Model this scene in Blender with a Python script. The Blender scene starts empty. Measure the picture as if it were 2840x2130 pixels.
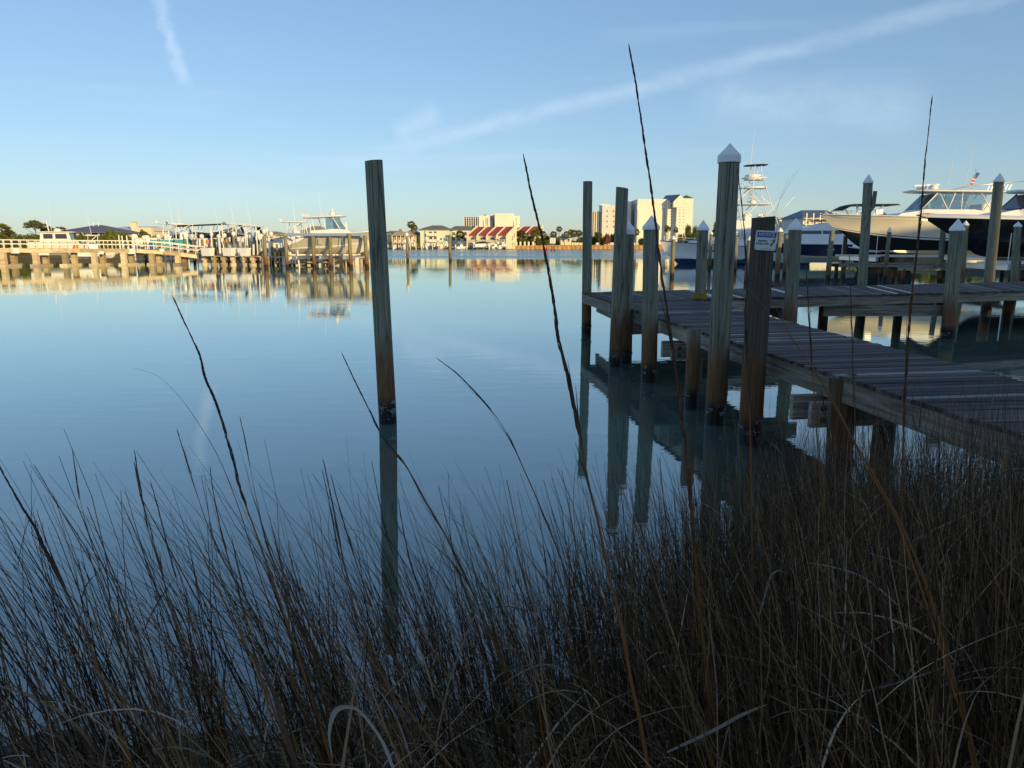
import bpy, math, random
import numpy as np
from mathutils import Vector, Matrix
random.seed(7); rng = np.random.default_rng(11)
R = math.radians; PI = math.pi
scene = bpy.context.scene
COL = scene.collection

# ------------------------------------------------------------ camera
CAM_H = 2.6; PITCH = R(11.1); FPX = 2000.0
cam_d = bpy.data.cameras.new('camera'); cam_d.sensor_width = 36.0; cam_d.lens = 36.0*FPX/2840.0
cam_d.clip_start = 0.05; cam_d.clip_end = 6000
cam = bpy.data.objects.new('camera', cam_d); COL.objects.link(cam)
cam.location = (0, 0, CAM_H); cam.rotation_euler = (R(90)-PITCH, 0, 0)
scene.camera = cam

# ------------------------------------------------------------ sun, sky, exposure
SUN_EL = R(10.0); SUN_AZ = R(35.0)          # azimuth measured from straight behind the camera towards the right
sun_dir = Vector((math.sin(SUN_AZ)*math.cos(SUN_EL), -math.cos(SUN_AZ)*math.cos(SUN_EL), math.sin(SUN_EL)))
sl = bpy.data.lights.new('sun', 'SUN'); sl.energy = 3.2; sl.angle = R(0.53); sl.color = (1.0, 0.72, 0.30)
so = bpy.data.objects.new('sun', sl); COL.objects.link(so); so.location = (40, -60, 30)
so.rotation_euler = (-sun_dir).to_track_quat('-Z', 'Y').to_euler()
scene.view_settings.view_transform = 'Standard'; scene.view_settings.look = 'None'
scene.view_settings.exposure = 0.6; scene.view_settings.gamma = 1.0; scene.view_settings.use_curve_mapping = False

def ray(px, py):
    f = Vector((0, math.cos(PITCH), -math.sin(PITCH))); u = Vector((0, math.sin(PITCH), math.cos(PITCH)))
    return f*FPX + Vector((1, 0, 0))*(px-1420) - u*(py-1065)
def at_z(px, py, z):
    d = ray(px, py); return Vector((0, 0, CAM_H)) + d*((z-CAM_H)/d.z)
def at_y(px, py, y):
    d = ray(px, py); return Vector((0, 0, CAM_H)) + d*(y/d.y)

world = bpy.data.worlds.new('World'); scene.world = world; world.use_nodes = True
wt = world.node_tree; wt.nodes.clear()
def wn(t, **k):
    n = wt.nodes.new(t)
    for a, b in k.items(): setattr(n, a, b)
    return n
def wmath(op, a, b=None, clamp=False):
    n = wn('ShaderNodeMath', operation=op); n.use_clamp = clamp
    for i, v in enumerate((a, b)):
        if v is None: continue
        if isinstance(v, (int, float)): n.inputs[i].default_value = v
        else: wt.links.new(v, n.inputs[i])
    return n.outputs[0]
sky = wn('ShaderNodeTexSky', sky_type='NISHITA'); sky.sun_disc = False
sky.sun_elevation = SUN_EL; sky.sun_rotation = math.atan2(sun_dir.x, sun_dir.y)
sky.altitude = 0; sky.air_density = 1.0; sky.dust_density = 0.35; sky.ozone_density = 2.4
tc = wn('ShaderNodeTexCoord')
def wdot(v):
    n = wn('ShaderNodeVectorMath', operation='DOT_PRODUCT'); wt.links.new(tc.outputs['Generated'], n.inputs[0]); n.inputs[1].default_value = v
    return n.outputs['Value']
def wmap(v, a, b, c=0.0, d=1.0, smooth=True):
    n = wn('ShaderNodeMapRange'); n.interpolation_type = 'SMOOTHSTEP' if smooth else 'LINEAR'
    wt.links.new(v, n.inputs[0])
    for i, q in enumerate((a, b, c, d)): n.inputs[i+1].default_value = q
    return n.outputs[0]
def wnoise(scale, detail=5, mapscale=(1, 1, 1), rough=.6, dist=0.0):
    m = wn('ShaderNodeMapping'); m.inputs['Scale'].default_value = mapscale; wt.links.new(tc.outputs['Generated'], m.inputs[0])
    n = wn('ShaderNodeTexNoise'); n.inputs['Scale'].default_value = scale; n.inputs['Detail'].default_value = detail
    n.inputs['Roughness'].default_value = rough; n.inputs['Distortion'].default_value = dist
    wt.links.new(m.outputs[0], n.inputs['Vector']); return n.outputs['Fac']
def streak(p1, p2, w, amp, wob=.02, ext=.25, seed=(6, 6, 9)):
    """thin ice cloud trail along the great circle through two sky directions"""
    a = ray(*p1).normalized(); b = ray(*p2).normalized(); n = a.cross(b).normalized(); mid = (a+b).normalized(); half = a.angle(b)/2
    al = (b-a).normalized()
    nz = wnoise(3.0, 6, seed)
    d = wmath('ADD', wdot(n), wmath('MULTIPLY', wmath('SUBTRACT', nz, .5), wob))
    m = wmap(wmath('ABSOLUTE', d), 0.0, w, 1.0, 0.0)
    t = wmath('ABSOLUTE', wdot(al)) if abs(al.dot(mid)) < 1e-3 else wdot(al)
    m = wmath('MULTIPLY', m, wmap(t, math.sin(half)*.75, math.sin(half)*(1+ext), 1.0, 0.0))
    m = wmath('MULTIPLY', m, wmap(wdot(mid), 0.2, 0.5))
    m = wmath('MULTIPLY', m, wmap(wnoise(7, 6, (2, 2, 3), .65, .4), .25, .7, .35, 1.0))
    return wmath('MULTIPLY', m, amp)
c1 = streak((1060, 425), (2740, -5), .017, .18)
c2 = streak((425, -40), (515, 240),  .012, .24, .022, .12, (14, 4, 22))
c3 = streak((1950, 275), (2560, 300), .045, .16, .02, .2, (3, 3, 30))
c4 = streak((1100, 370), (1210, 310), .020, .18, .02, .3, (5, 5, 12))
hz = wmath('MULTIPLY', wmap(wnoise(2.2, 6, (1, 1, 7), .6, .6), .5, .8), .10)
cm = wmath('ADD', wmath('ADD', wmath('ADD', c1, c2), wmath('ADD', c3, c4)), hz, clamp=True)
mx = wn('ShaderNodeMix', data_type='RGBA'); wt.links.new(cm, mx.inputs['Factor']); gm_ = wn('ShaderNodeGamma'); gm_.inputs['Gamma'].default_value = 0.66; wt.links.new(sky.outputs[0], gm_.inputs[0]); tint = wn('ShaderNodeMix', data_type='RGBA', blend_type='MULTIPLY'); tint.inputs['Factor'].default_value = 1.0; tint.inputs['B'].default_value = (.90, 1.06, 1.28, 1); wt.links.new(gm_.outputs[0], tint.inputs['A']); wt.links.new(tint.outputs['Result'], mx.inputs['A'])
mx.inputs['B'].default_value = (4.6, 5.2, 5.6, 1)
bg = wn('ShaderNodeBackground'); bg.inputs['Strength'].default_value = 0.15
wo = wn('ShaderNodeOutputWorld'); wt.links.new(mx.outputs['Result'], bg.inputs['Color']); wt.links.new(bg.outputs[0], wo.inputs['Surface'])

# ------------------------------------------------------------ materials
MATS = {}
class NT:
    def __init__(s, name):
        s.m = bpy.data.materials.new(name); s.m.use_nodes = True; s.t = s.m.node_tree; s.t.nodes.clear()
        s.out = s.n('ShaderNodeOutputMaterial'); s.co = None
    def n(s, t, **k):
        x = s.t.nodes.new(t)
        for a, b in k.items(): setattr(x, a, b)
        return x
    def l(s, a, b): s.t.links.new(a, b)
    def coord(s, which='Object', scale=(1, 1, 1)):
        c = s.n('ShaderNodeTexCoord'); m = s.n('ShaderNodeMapping'); m.inputs['Scale'].default_value = scale
        s.l(c.outputs[which], m.inputs[0]); return m.outputs[0]
    def world(s, scale=(1, 1, 1)):
        c = s.n('ShaderNodeNewGeometry'); m = s.n('ShaderNodeMapping'); m.inputs['Scale'].default_value = scale
        s.l(c.outputs['Position'], m.inputs[0]); return m.outputs[0]
    def noise(s, vec, scale, detail=4, rough=.55, dist=0):
        x = s.n('ShaderNodeTexNoise'); s.l(vec, x.inputs['Vector']); x.inputs['Scale'].default_value = scale
        x.inputs['Detail'].default_value = detail; x.inputs['Roughness'].default_value = rough; x.inputs['Distortion'].default_value = dist
        return x.outputs['Fac']
    def ramp(s, fac, stops):
        x = s.n('ShaderNodeValToRGB'); s.l(fac, x.inputs[0]); cr = x.color_ramp
        while len(cr.elements) < len(stops): cr.elements.new(.5)
        for e, (p, c) in zip(cr.elements, stops):
            e.position = p; e.color = (c[0], c[1], c[2], 1) if not isinstance(c, (int, float)) else (c, c, c, 1)
        return x.outputs[0]
    def math(s, op, a, b=None, clamp=False):
        x = s.n('ShaderNodeMath', operation=op); x.use_clamp = clamp
        for i, v in enumerate((a, b)):
            if v is None: continue
            if isinstance(v, (int, float)): x.inputs[i].default_value = v
            else: s.l(v, x.inputs[i])
        return x.outputs[0]
    def mix(s, f, a, b, mode='MIX'):
        x = s.n('ShaderNodeMix', data_type='RGBA', blend_type=mode)
        for k, v in (('Factor', f), ('A', a), ('B', b)):
            if isinstance(v, (int, float)): x.inputs[k].default_value = v
            elif isinstance(v, tuple): x.inputs[k].default_value = (*v[:3], 1)
            else: s.l(v, x.inputs[k])
        return x.outputs['Result']
    def bump(s, h, strength=.3, dist=.01):
        x = s.n('ShaderNodeBump'); x.inputs['Strength'].default_value = strength; x.inputs['Distance'].default_value = dist
        s.l(h, x.inputs['Height']); return x.outputs[0]
    def prin(s, col, rough=.6, normal=None, metal=0.0, spec=.5):
        p = s.n('ShaderNodeBsdfPrincipled')
        if isinstance(col, tuple): p.inputs['Base Color'].default_value = (*col[:3], 1)
        else: s.l(col, p.inputs['Base Color'])
        if isinstance(rough, (int, float)): p.inputs['Roughness'].default_value = rough
        else: s.l(rough, p.inputs['Roughness'])
        p.inputs['Metallic'].default_value = metal; p.inputs['Specular IOR Level'].default_value = spec
        if normal is not None: s.l(normal, p.inputs['Normal'])
        return p.outputs[0]
    def done(s, sh): s.l(sh, s.out.inputs['Surface']); return s.m

def plain(name, col, rough=.55, var=.12, scale=4.0, metal=0.0, bump=0.0, stretch=(1, 1, 1), spec=.5):
    """painted / solid stuff with slight uneven weathering"""
    if name in MATS: return MATS[name]
    t = NT(name); v = t.coord('Object', stretch); f = t.noise(v, scale, 5)
    lo = tuple(c*(1-var) for c in col); hi = tuple(min(1, c*(1+var)) for c in col)
    c = t.ramp(f, [(.3, lo), (.7, hi)])
    nb = t.bump(t.noise(v, scale*6, 3), bump, .01) if bump else None
    MATS[name] = t.done(t.prin(c, rough, nb, metal, spec)); return MATS[name]

def make_pile_wood(name, c0, c1, dark, seed=0.0, tide=1.0):
    t = NT(name); oi = t.n('ShaderNodeObjectInfo')
    v0 = t.coord('Object', (9, 9, .45)); add = t.n('ShaderNodeVectorMath', operation='ADD'); t.l(v0, add.inputs[0])
    mulv = t.n('ShaderNodeVectorMath', operation='SCALE'); cmb = t.n('ShaderNodeCombineXYZ')
    for i in range(3): t.l(oi.outputs['Random'], cmb.inputs[i])
    t.l(cmb.outputs[0], mulv.inputs[0]); mulv.inputs['Scale'].default_value = 40.0; t.l(mulv.outputs[0], add.inputs[1]); v = add.outputs[0]
    g = t.noise(v, 1.0, 8, .65, .3); fine = t.noise(v, 7.0, 4, .6)
    blot = t.noise(t.coord('Object', (2.2, 2.2, .9)), 1.6, 5, .6)
    col = t.ramp(t.math('ADD', t.math('ADD', t.math('MULTIPLY', g, .5), t.math('MULTIPLY', fine, .2)), t.math('MULTIPLY', blot, .3)), [(.30, dark), (.46, c0), (.66, c1)])
    # long dark drying cracks
    vc = t.coord('Object', (16, 16, .28)); cr = t.n('ShaderNodeTexVoronoi'); cr.feature = 'DISTANCE_TO_EDGE'; cr.inputs['Scale'].default_value = 1.0
    ac = t.n('ShaderNodeVectorMath', operation='ADD'); t.l(vc, ac.inputs[0]); t.l(mulv.outputs[0], ac.inputs[1]); t.l(ac.outputs[0], cr.inputs['Vector'])
    crack = t.math('MULTIPLY', t.ramp(cr.outputs['Distance'], [(0.0, 1.0), (.075, 0.0)]), t.ramp(blot, [(.42, 0.0), (.56, 1.0)]))
    col = t.mix(t.math('MULTIPLY', crack, .8), col, (.012, .012, .010))
    # tide staining: world height above the water
    geo = t.n('ShaderNodeNewGeometry'); sp = t.n('ShaderNodeSeparateXYZ'); t.l(geo.outputs['Position'], sp.inputs[0])
    wob = t.math('MULTIPLY', t.math('SUBTRACT', t.noise(t.coord('Object', (6, 6, .8)), 1.3, 5), .5), 1.0)
    z = t.math('ADD', sp.outputs['Z'], wob)
    rust = t.ramp(t.math('DIVIDE', z, 2.0*tide, True), [(0.16, 1.0), (.42, .92), (.66, .0)])
    rustcol = t.ramp(fine, [(.3, (.085, .034, .012)), (.7, (.25, .100, .034))])
    col = t.mix(t.math('MULTIPLY', rust, .90), col, rustcol)
    zw = t.math('ADD', sp.outputs['Z'], t.math('MULTIPLY', t.math('SUBTRACT', t.noise(t.coord('Object', (5, 5, 5)), 2.0, 5), .5), .12))
    wet = t.ramp(t.math('DIVIDE', t.math('SUBTRACT', zw, .25), .16*tide, True), [(0.0, 1.0), (1.0, 0.0)])
    col = t.mix(wet, col, (.010, .010, .009))
    rough = t.math('SUBTRACT', .85, t.math('MULTIPLY', wet, .35))
    nb = t.bump(t.math('SUBTRACT', t.math('ADD', g, t.math('MULTIPLY', fine, .4)), crack), .7, .012)
    return t.done(t.prin(col, rough, nb, 0, .3))
M_PILE = make_pile_wood('piling_wood', (.200, .200, .145), (.350, .335, .245), (.058, .054, .038))
M_PILE_DARK = make_pile_wood('dark_piling_wood', (.074, .060, .046), (.150, .122, .092), (.020, .017, .014))
M_PILE_FAR = make_pile_wood('old_piling_wood', (.22, .20, .12), (.34, .30, .19), (.10, .09, .05), tide=1.15)
M_ENDGRAIN = plain('end_grain', (.09, .085, .07), .9, .4, 22)

def make_wood(name, a, b, dark, scale=(1.2, 26, 26), rough=.75, seedscale=30):
    t = NT(name); oi = t.n('ShaderNodeObjectInfo'); v0 = t.coord('Object', scale)
    cmb = t.n('ShaderNodeCombineXYZ')
    for i in range(3): t.l(oi.outputs['Random'], cmb.inputs[i])
    sc = t.n('ShaderNodeVectorMath', operation='SCALE'); t.l(cmb.outputs[0], sc.inputs[0]); sc.inputs['Scale'].default_value = seedscale
    ad = t.n('ShaderNodeVectorMath', operation='ADD'); t.l(v0, ad.inputs[0]); t.l(sc.outputs[0], ad.inputs[1])
    g = t.noise(ad.outputs[0], 1.0, 7, .65, .5); f2 = t.noise(t.coord('Object', (1, 1, 1)), 2.3, 4)
    col = t.ramp(g, [(.28, dark), (.48, a), (.72, b)])
    k = t.math('ADD', .50, t.math('MULTIPLY', oi.outputs['Random'], 1.0))
    cm = t.n('ShaderNodeCombineXYZ')
    for i in range(3): t.l(k, cm.inputs[i])
    col = t.mix(1.0, col, cm.outputs[0], 'MULTIPLY')
    rr = t.math('SUBTRACT', t.math('ADD', rough+.06, t.math('MULTIPLY', f2, .2)), t.ramp(t.math('FRACT', t.math('MULTIPLY', oi.outputs['Random'], 7.3)), [(.80, 0.0), (1.0, .52)]))
    return t.done(t.prin(col, rr, t.bump(g, .6, .006), 0, .30))
M_DECK = make_wood('deck_plank_wood', (.070, .050, .046), (.160, .125, .115), (.018, .013, .012), rough=.62)
M_BEAM = make_wood('beam_wood', (.225, .190, .145), (.40, .355, .285), (.075, .060, .044))
M_BEAM2 = make_wood('far_beam_wood', (.48, .38, .25), (.64, .53, .37), (.26, .20, .12), (.5, 6, 6))
M_CAP = plain('white_pile_cap', (.90, .88, .86), .45, .06, 6)
M_WHITE = plain('white_gelcoat', (.80, .79, .76), .25, .04, 1.5)
M_OFFWHITE = plain('off_white_paint', (.72, .69, .62), .5, .06, 2)
M_CREAM = plain('cream_stucco', (.74, .66, .48), .8, .06, .3, bump=.2)
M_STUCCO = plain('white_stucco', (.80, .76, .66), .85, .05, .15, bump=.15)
M_YELLOW = plain('pale_yellow_siding', (.74, .64, .38), .75, .06, .4)
M_MINT = plain('pale_green_siding', (.66, .70, .58), .75, .05, .3)
M_TAN = plain('tan_paint', (.58, .45, .28), .8, .12, .6)
M_RED = plain('red_metal_roof', (.42, .07, .05), .55, .12, .5)
M_BLUEROOF = plain('blue_grey_roof', (.14, .14, .21), .7, .12, .6)
M_GREENROOF = plain('green_metal_roof', (.05, .15, .10), .5, .1, .4)
M_TEALROOF = plain('slate_blue_roof', (.09, .13, .19), .5, .1, .4)
M_GREYROOF = plain('grey_shingle_roof', (.22, .20, .17), .85, .15, .8)
M_BROWNROOF = plain('tan_shingle_roof', (.36, .30, .20), .85, .12, .8)
M_BRICK = plain('brick_chimney', (.32, .17, .10), .85, .2, 3)
M_SHADEWALL = plain('grey_and_shaded_wall', (.66, .65, .62), .8, .06, .3)  # shade of the white hotels' turned-away faces put into the colour; also plain grey
M_WINDOW = plain('window_glass_dark', (.035, .042, .05), .12, .2, .6, spec=.7)
M_DARK = plain('black_rubber', (.012, .012, .013), .5, .2, 6)
M_BLACKHULL = plain('black_gelcoat', (.006, .006, .008), .12, .15, 2)
M_NAVY = plain('navy_gelcoat', (.008, .012, .05), .15, .1, 2)
M_NAVYBOOT = plain('blue_bottom_paint', (.012, .045, .11), .5, .15, 2)
M_BLACKBOTTOM = plain('dark_bottom_paint', (.016, .018, .022), .65, .2, 2)
M_TEALHULL = plain('teal_gelcoat', (.05, .36, .46), .3, .08, 2)
M_GREYHULL = plain('warm_grey_gelcoat', (.44, .42, .36), .28, .05, 1.2)
M_BEIGEHULL = plain('cream_gelcoat', (.80, .73, .60), .22, .03, 1)
M_ALU = plain('anodised_aluminium', (.62, .62, .62), .32, .06, 8, metal=.85)
M_CANVAS = plain('navy_canvas', (.018, .02, .045), .85, .25, 5)
M_BLACKCANVAS = plain('black_canvas', (.012, .012, .014), .8, .25, 5)
M_ORANGE = plain('orange_plastic', (.70, .20, .03), .5, .1, 5)
M_REDP = plain('red_plastic', (.62, .03, .04), .5, .1, 5)
M_BLUEP = plain('blue_plastic', (.05, .12, .40), .5, .1, 5)
M_GOLD = plain('pale_yellow_stripe', (.66, .55, .20), .4, .05, 3)
M_ROPE = plain('yellow_rope', (.42, .30, .03), .8, .3, 60)
M_BARNACLE = plain('barnacle_shell', (.20, .19, .17), .85, .6, 60)
M_STEEL = plain('rusty_bolt', (.10, .05, .03), .6, .4, 30, metal=.5)
M_SIGNWHITE = plain('sign_enamel', (.66, .68, .64), .4, .06, 9)
M_SIGNBLUE = plain('sign_blue', (.008, .07, .30), .4, .06, 9)
M_SIGNBLACK = plain('sign_black', (.015, .015, .018), .5, .05, 9)
M_SAND = plain('sand', (.46, .30, .14), .95, .15, .7)
M_SHEET = plain('rusty_sheet_pile', (.44, .24, .09), .85, .22, .8)
M_TRUNK = plain('palm_trunk', (.24, .18, .11), .9, .25, 5, bump=.4, stretch=(1, 1, 5))
M_BARK = plain('bark', (.13, .10, .07), .95, .3, 6, bump=.5, stretch=(3, 3, .6))
def make_glass():
    t = NT('clear_boat_glass'); tr = t.n('ShaderNodeBsdfTransparent'); tr.inputs[0].default_value = (.62, .70, .70, 1)
    g = t.n('ShaderNodeBsdfGlossy'); g.inputs['Roughness'].default_value = .03; g.inputs['Color'].default_value = (.9, .95, 1, 1)
    fr = t.n('ShaderNodeFresnel'); fr.inputs[0].default_value = 1.5; f = t.math('ADD', fr.outputs[0], .08, True)
    m = t.n('ShaderNodeMixShader'); t.l(f, m.inputs[0]); t.l(tr.outputs[0], m.inputs[1]); t.l(g.outputs[0], m.inputs[2]); return t.done(m.outputs[0])
M_GLASS = make_glass()
def make_leaf(name, stops, trans=.25, rough=.55):
    t = NT(name); geo = t.n('ShaderNodeNewGeometry'); oi = t.n('ShaderNodeObjectInfo')
    c = t.ramp(geo.outputs['Random Per Island'], stops)
    hs = t.n('ShaderNodeHueSaturation'); t.l(c, hs.inputs['Color']); t.l(t.math('ADD', .75, t.math('MULTIPLY', oi.outputs['Random'], .5)), hs.inputs['Value'])
    p = t.prin(hs.outputs[0], rough, None, 0, .3); tl = t.n('ShaderNodeBsdfTranslucent'); t.l(hs.outputs[0], tl.inputs[0])
    m = t.n('ShaderNodeMixShader'); m.inputs[0].default_value = trans; t.l(p, m.inputs[1]); t.l(tl.outputs[0], m.inputs[2]); return t.done(m.outputs[0])
M_LEAF = make_leaf('broadleaf_foliage', [(0, (0.070, 0.094, 0.019)), (.5, (0.132, 0.160, 0.034)), (1, (0.217, 0.217, 0.048))])
M_PINE = make_leaf('pine_foliage', [(0, (0.060, 0.084, 0.022)), (.6, (0.112, 0.140, 0.036)), (1, (0.180, 0.182, 0.048))])
M_FROND = make_leaf('palm_foliage', [(0, (0.090, 0.098, 0.022)), (.6, (0.180, 0.182, 0.042)), (1, (0.315, 0.252, 0.072))])
M_REDBUSH = make_leaf('reddish_shrub_foliage', [(0, (.16, .05, .03)), (1, (.34, .12, .08))])
M_STEM = make_leaf('dry_grass_stem', [(0, (0.026, 0.015, 0.008)), (.40, (0.072, 0.039, 0.018)), (.68, (0.156, 0.089, 0.042)), (.88, (0.325, 0.178, 0.075)), (1, (0.546, 0.367, 0.220))], .12, .7)
M_DRYLEAF = make_leaf('dry_grass_leaf', [(0, (0.059, 0.035, 0.018)), (.5, (0.177, 0.110, 0.057)), (.85, (0.330, 0.224, 0.126)), (1, (0.543, 0.408, 0.277))], .2, .65)
M_STALK = make_leaf('grass_stalk_straw', [(0, (0.102, 0.046, 0.017)), (.5, (0.204, 0.088, 0.026)), (1, (0.306, 0.134, 0.034))], .1, .6)
M_SEED = make_leaf('seed_head', [(0, (0.042, 0.023, 0.015)), (1, (0.144, 0.077, 0.045))], .1, .8)
M_PALELEAF = make_leaf('bleached_leaf', [(0, (0.247, 0.210, 0.172)), (1, (0.390, 0.343, 0.297))], .25, .6)
M_GREENBLADE = make_leaf('green_grass_blade', [(0, (.025, .045, .018)), (.6, (.045, .07, .026)), (1, (.09, .10, .04))], .2, .6)

# ------------------------------------------------------------ mesh helpers
class MB:
    def __init__(s): s.v = []; s.f = []; s.m = []
    def add(s, vs, fs, mi=0):
        o = len(s.v); s.v += [tuple(p) for p in vs]; s.f += [tuple(i+o for i in f) for f in fs]; s.m += [mi]*len(fs); return s
    def box(s, c, d, rz=0.0, mi=0, taper=1.0, rx=0.0, ry=0.0):
        x, y, z = (q/2 for q in d); vs = []
        M = Matrix.Rotation(rz, 3, 'Z') @ Matrix.Rotation(ry, 3, 'Y') @ Matrix.Rotation(rx, 3, 'X')
        for k, t in ((-z, 1.0), (z, taper)):
            for a, b in ((-x, -y), (x, -y), (x, y), (-x, y)): vs.append(M @ Vector((a*t, b*t, k)) + Vector(c))
        return s.add(vs, [(3, 2, 1, 0), (4, 5, 6, 7), (0, 1, 5, 4), (1, 2, 6, 5), (2, 3, 7, 6), (3, 0, 4, 7)], mi)
    def bar(s, a, b, w, h=None, mi=0):
        """rectangular bar from a to b (w across, h vertical-ish)"""
        a = Vector(a); b = Vector(b); h = h or w; d = (b-a).normalized()
        up = Vector((0, 0, 1)) if abs(d.z) < .95 else Vector((0, 1, 0))
        sd = d.cross(up).normalized()*w/2; up = sd.cross(d).normalized()*h/2
        vs = [p+q for p in (a, b) for q in (-sd-up, sd-up, sd+up, -sd+up)]
        return s.add(vs, [(3, 2, 1, 0), (4, 5, 6, 7), (0, 1, 5, 4), (1, 2, 6, 5), (2, 3, 7, 6), (3, 0, 4, 7)], mi)
    def tube(s, pts, r, n=8, mi=0, cap=True):
        pts = [Vector(p) for p in pts]; k = len(pts); rs = r if isinstance(r, (list, tuple)) else [r]*k; vs = []; fs = []; ref = None
        for i, p in enumerate(pts):
            d = (pts[min(i+1, k-1)]-pts[max(i-1, 0)]).normalized()
            if ref is None: ref = Vector((1, 0, 0)) if abs(d.x) < .8 else Vector((0, 1, 0))
            a = (ref - d*ref.dot(d)).normalized(); ref = a; b = d.cross(a)
            for j in range(n):
                t = 2*PI*j/n; vs.append(p+(a*math.cos(t)+b*math.sin(t))*rs[i])
        for i in range(k-1):
            for j in range(n): fs.append((i*n+j, i*n+(j+1) % n, (i+1)*n+(j+1) % n, (i+1)*n+j))
        if cap: fs += [tuple(range(n-1, -1, -1)), tuple((k-1)*n+j for j in range(n))]
        return s.add(vs, fs, mi)
    def lathe(s, c, prof, n=16, mi=0):
        c = Vector(c); vs = []; fs = []; k = len(prof)
        for r, z in prof:
            for j in range(n): t = 2*PI*j/n; vs.append(c+Vector((r*math.cos(t), r*math.sin(t), z)))
        for i in range(k-1):
            for j in range(n): fs.append((i*n+j, i*n+(j+1) % n, (i+1)*n+(j+1) % n, (i+1)*n+j))
        fs += [tuple(range(n-1, -1, -1)), tuple((k-1)*n+j for j in range(n))]
        return s.add(vs, fs, mi)
    def loft(s, rings, mi=0, cap=True):
        n = len(rings[0]); vs = [p for r in rings for p in r]; fs = []
        for i in range(len(rings)-1):
            for j in range(n): fs.append((i*n+j, i*n+(j+1) % n, (i+1)*n+(j+1) % n, (i+1)*n+j))
        if cap: fs += [tuple(range(n-1, -1, -1)), tuple((len(rings)-1)*n+j for j in range(n))]
        return s.add(vs, fs, mi)
    def prism(s, poly, vec, mi=0):
        vec = Vector(vec); a = [Vector(p) for p in poly]; b = [p+vec for p in a]
        return s.loft([a, b], mi)
    def build(s, name, mats, parent=None, smooth=False, loc=(0, 0, 0), rz=0.0):
        me = bpy.data.meshes.new(name); me.from_pydata(s.v, [], s.f)
        for m in (mats if isinstance(mats, (list, tuple)) else [mats]): me.materials.append(m)
        if any(s.m): me.polygons.foreach_set('material_index', s.m)
        if smooth: me.polygons.foreach_set('use_smooth', [True]*len(s.f))
        me.update(); o = bpy.data.objects.new(name, me); COL.objects.link(o); o.parent = parent
        o.location = loc; o.rotation_euler = (0, 0, rz); return o
def tag(o, label=None, cat=None, group=None, kind=None):
    for k, v in (('label', label), ('category', cat), ('group', group), ('kind', kind)):
        if v: o[k] = v
    return o
def thing(name, label, cat, loc=(0, 0, 0), rz=0.0, group=None):
    o = bpy.data.objects.new(name, None); COL.objects.link(o); o.location = loc; o.rotation_euler = (0, 0, rz); o.empty_display_size = .1
    return tag(o, label, cat, group)
def part(name, mesh_ob, parent, loc=(0, 0, 0), rz=0.0):
    o = mesh_ob.copy(); o.name = name; COL.objects.link(o); o.parent = parent; o.location = loc; o.rotation_euler = (0, 0, rz); return o
def shared(name, mesh, parent, loc=(0, 0, 0), rz=0.0, scale=None):
    o = bpy.data.objects.new(name, mesh); COL.objects.link(o); o.parent = parent; o.location = loc; o.rotation_euler = (0, 0, rz)
    if scale: o.scale = scale
    return o
def copy_tree(o, loc, rz=0.0, scale=None, label=None, parent=None, top=True):
    c = o.copy(); COL.objects.link(c)
    if top:
        c.location = loc; c.rotation_euler = (0, 0, rz)
        if scale: c.scale = scale
        if label: c['label'] = label
    else: c.parent = parent
    for ch in list(o.children): copy_tree(ch, None, parent=c, top=False)
    return c
def np_mesh(name, V, Fs, mat, smooth=False):
    """V (n,3); Fs list of (m,k) index arrays"""
    me = bpy.data.meshes.new(name); me.vertices.add(len(V)); me.vertices.foreach_set('co', np.asarray(V, np.float32).ravel())
    li = np.concatenate([f.ravel() for f in Fs]).astype(np.int32); tot = np.concatenate([np.full(len(f), f.shape[1], np.int32) for f in Fs])
    me.loops.add(len(li)); me.loops.foreach_set('vertex_index', li); me.polygons.add(len(tot))
    me.polygons.foreach_set('loop_start', np.concatenate([[0], np.cumsum(tot)[:-1]]).astype(np.int32)); me.polygons.foreach_set('loop_total', tot)
    if smooth: me.polygons.foreach_set('use_smooth', np.ones(len(tot), bool))
    me.materials.append(mat); me.update(calc_edges=True); me.validate(); return me
# ------------------------------------------------------------ ground and water
def shore_y(x): return np.interp(x, [-400, -40, -8, -3, 0, 2, 4, 6, 9, 14, 20, 36, 43, 45, 60, 200, 900], [0.5, 1.5, 2.6, 3.2, 3.7, 4.3, 5.3, 6.6, 7.6, 8.4, 10, 18, 26, 90, 140, 200, 300])
def ground_z(x, y):
    d = shore_y(x)-y
    zn = np.where(d > 0, np.minimum(1.05, .34*d), np.maximum(-2.2, .20*d))
    s = np.maximum(y-291.5, np.maximum(np.minimum(y-121, -.205*y-x), np.minimum(y-150, x-.34*y)))
    zf = np.clip(s*.8, -2.2, 1.0)
    b = .03*np.sin(3.1*x+1.7*y)*np.sin(2.3*y-1.1*x)+.02*np.sin(7.7*x+2)*np.sin(6.1*y)
    hill = np.clip((y-330)/260, 0, 1)*3.0
    return np.maximum(zn, zf)+b*(np.abs(x) < 30)*(y < 14)+hill
def stretched(lo, hi, fine0, fine1, nf, ng):
    a = np.linspace(fine0, fine1, nf); g = np.linspace(0, 1, ng+1)[1:]**2.6
    return np.concatenate([(fine0-(fine0-lo)*g)[::-1], a, fine1+(hi-fine1)*g])
gx = stretched(-3000, 3000, -7, 11, 130, 70); gy = stretched(-400, 4000, -1, 12, 100, 110)
GX, GY = np.meshgrid(gx, gy); GZ = ground_z(GX, GY); ny, nx = GX.shape
idx = np.arange(nx*ny).reshape(ny, nx); quads = np.stack([idx[:-1, :-1], idx[:-1, 1:], idx[1:, 1:], idx[1:, :-1]], -1).reshape(-1, 4)
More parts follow.
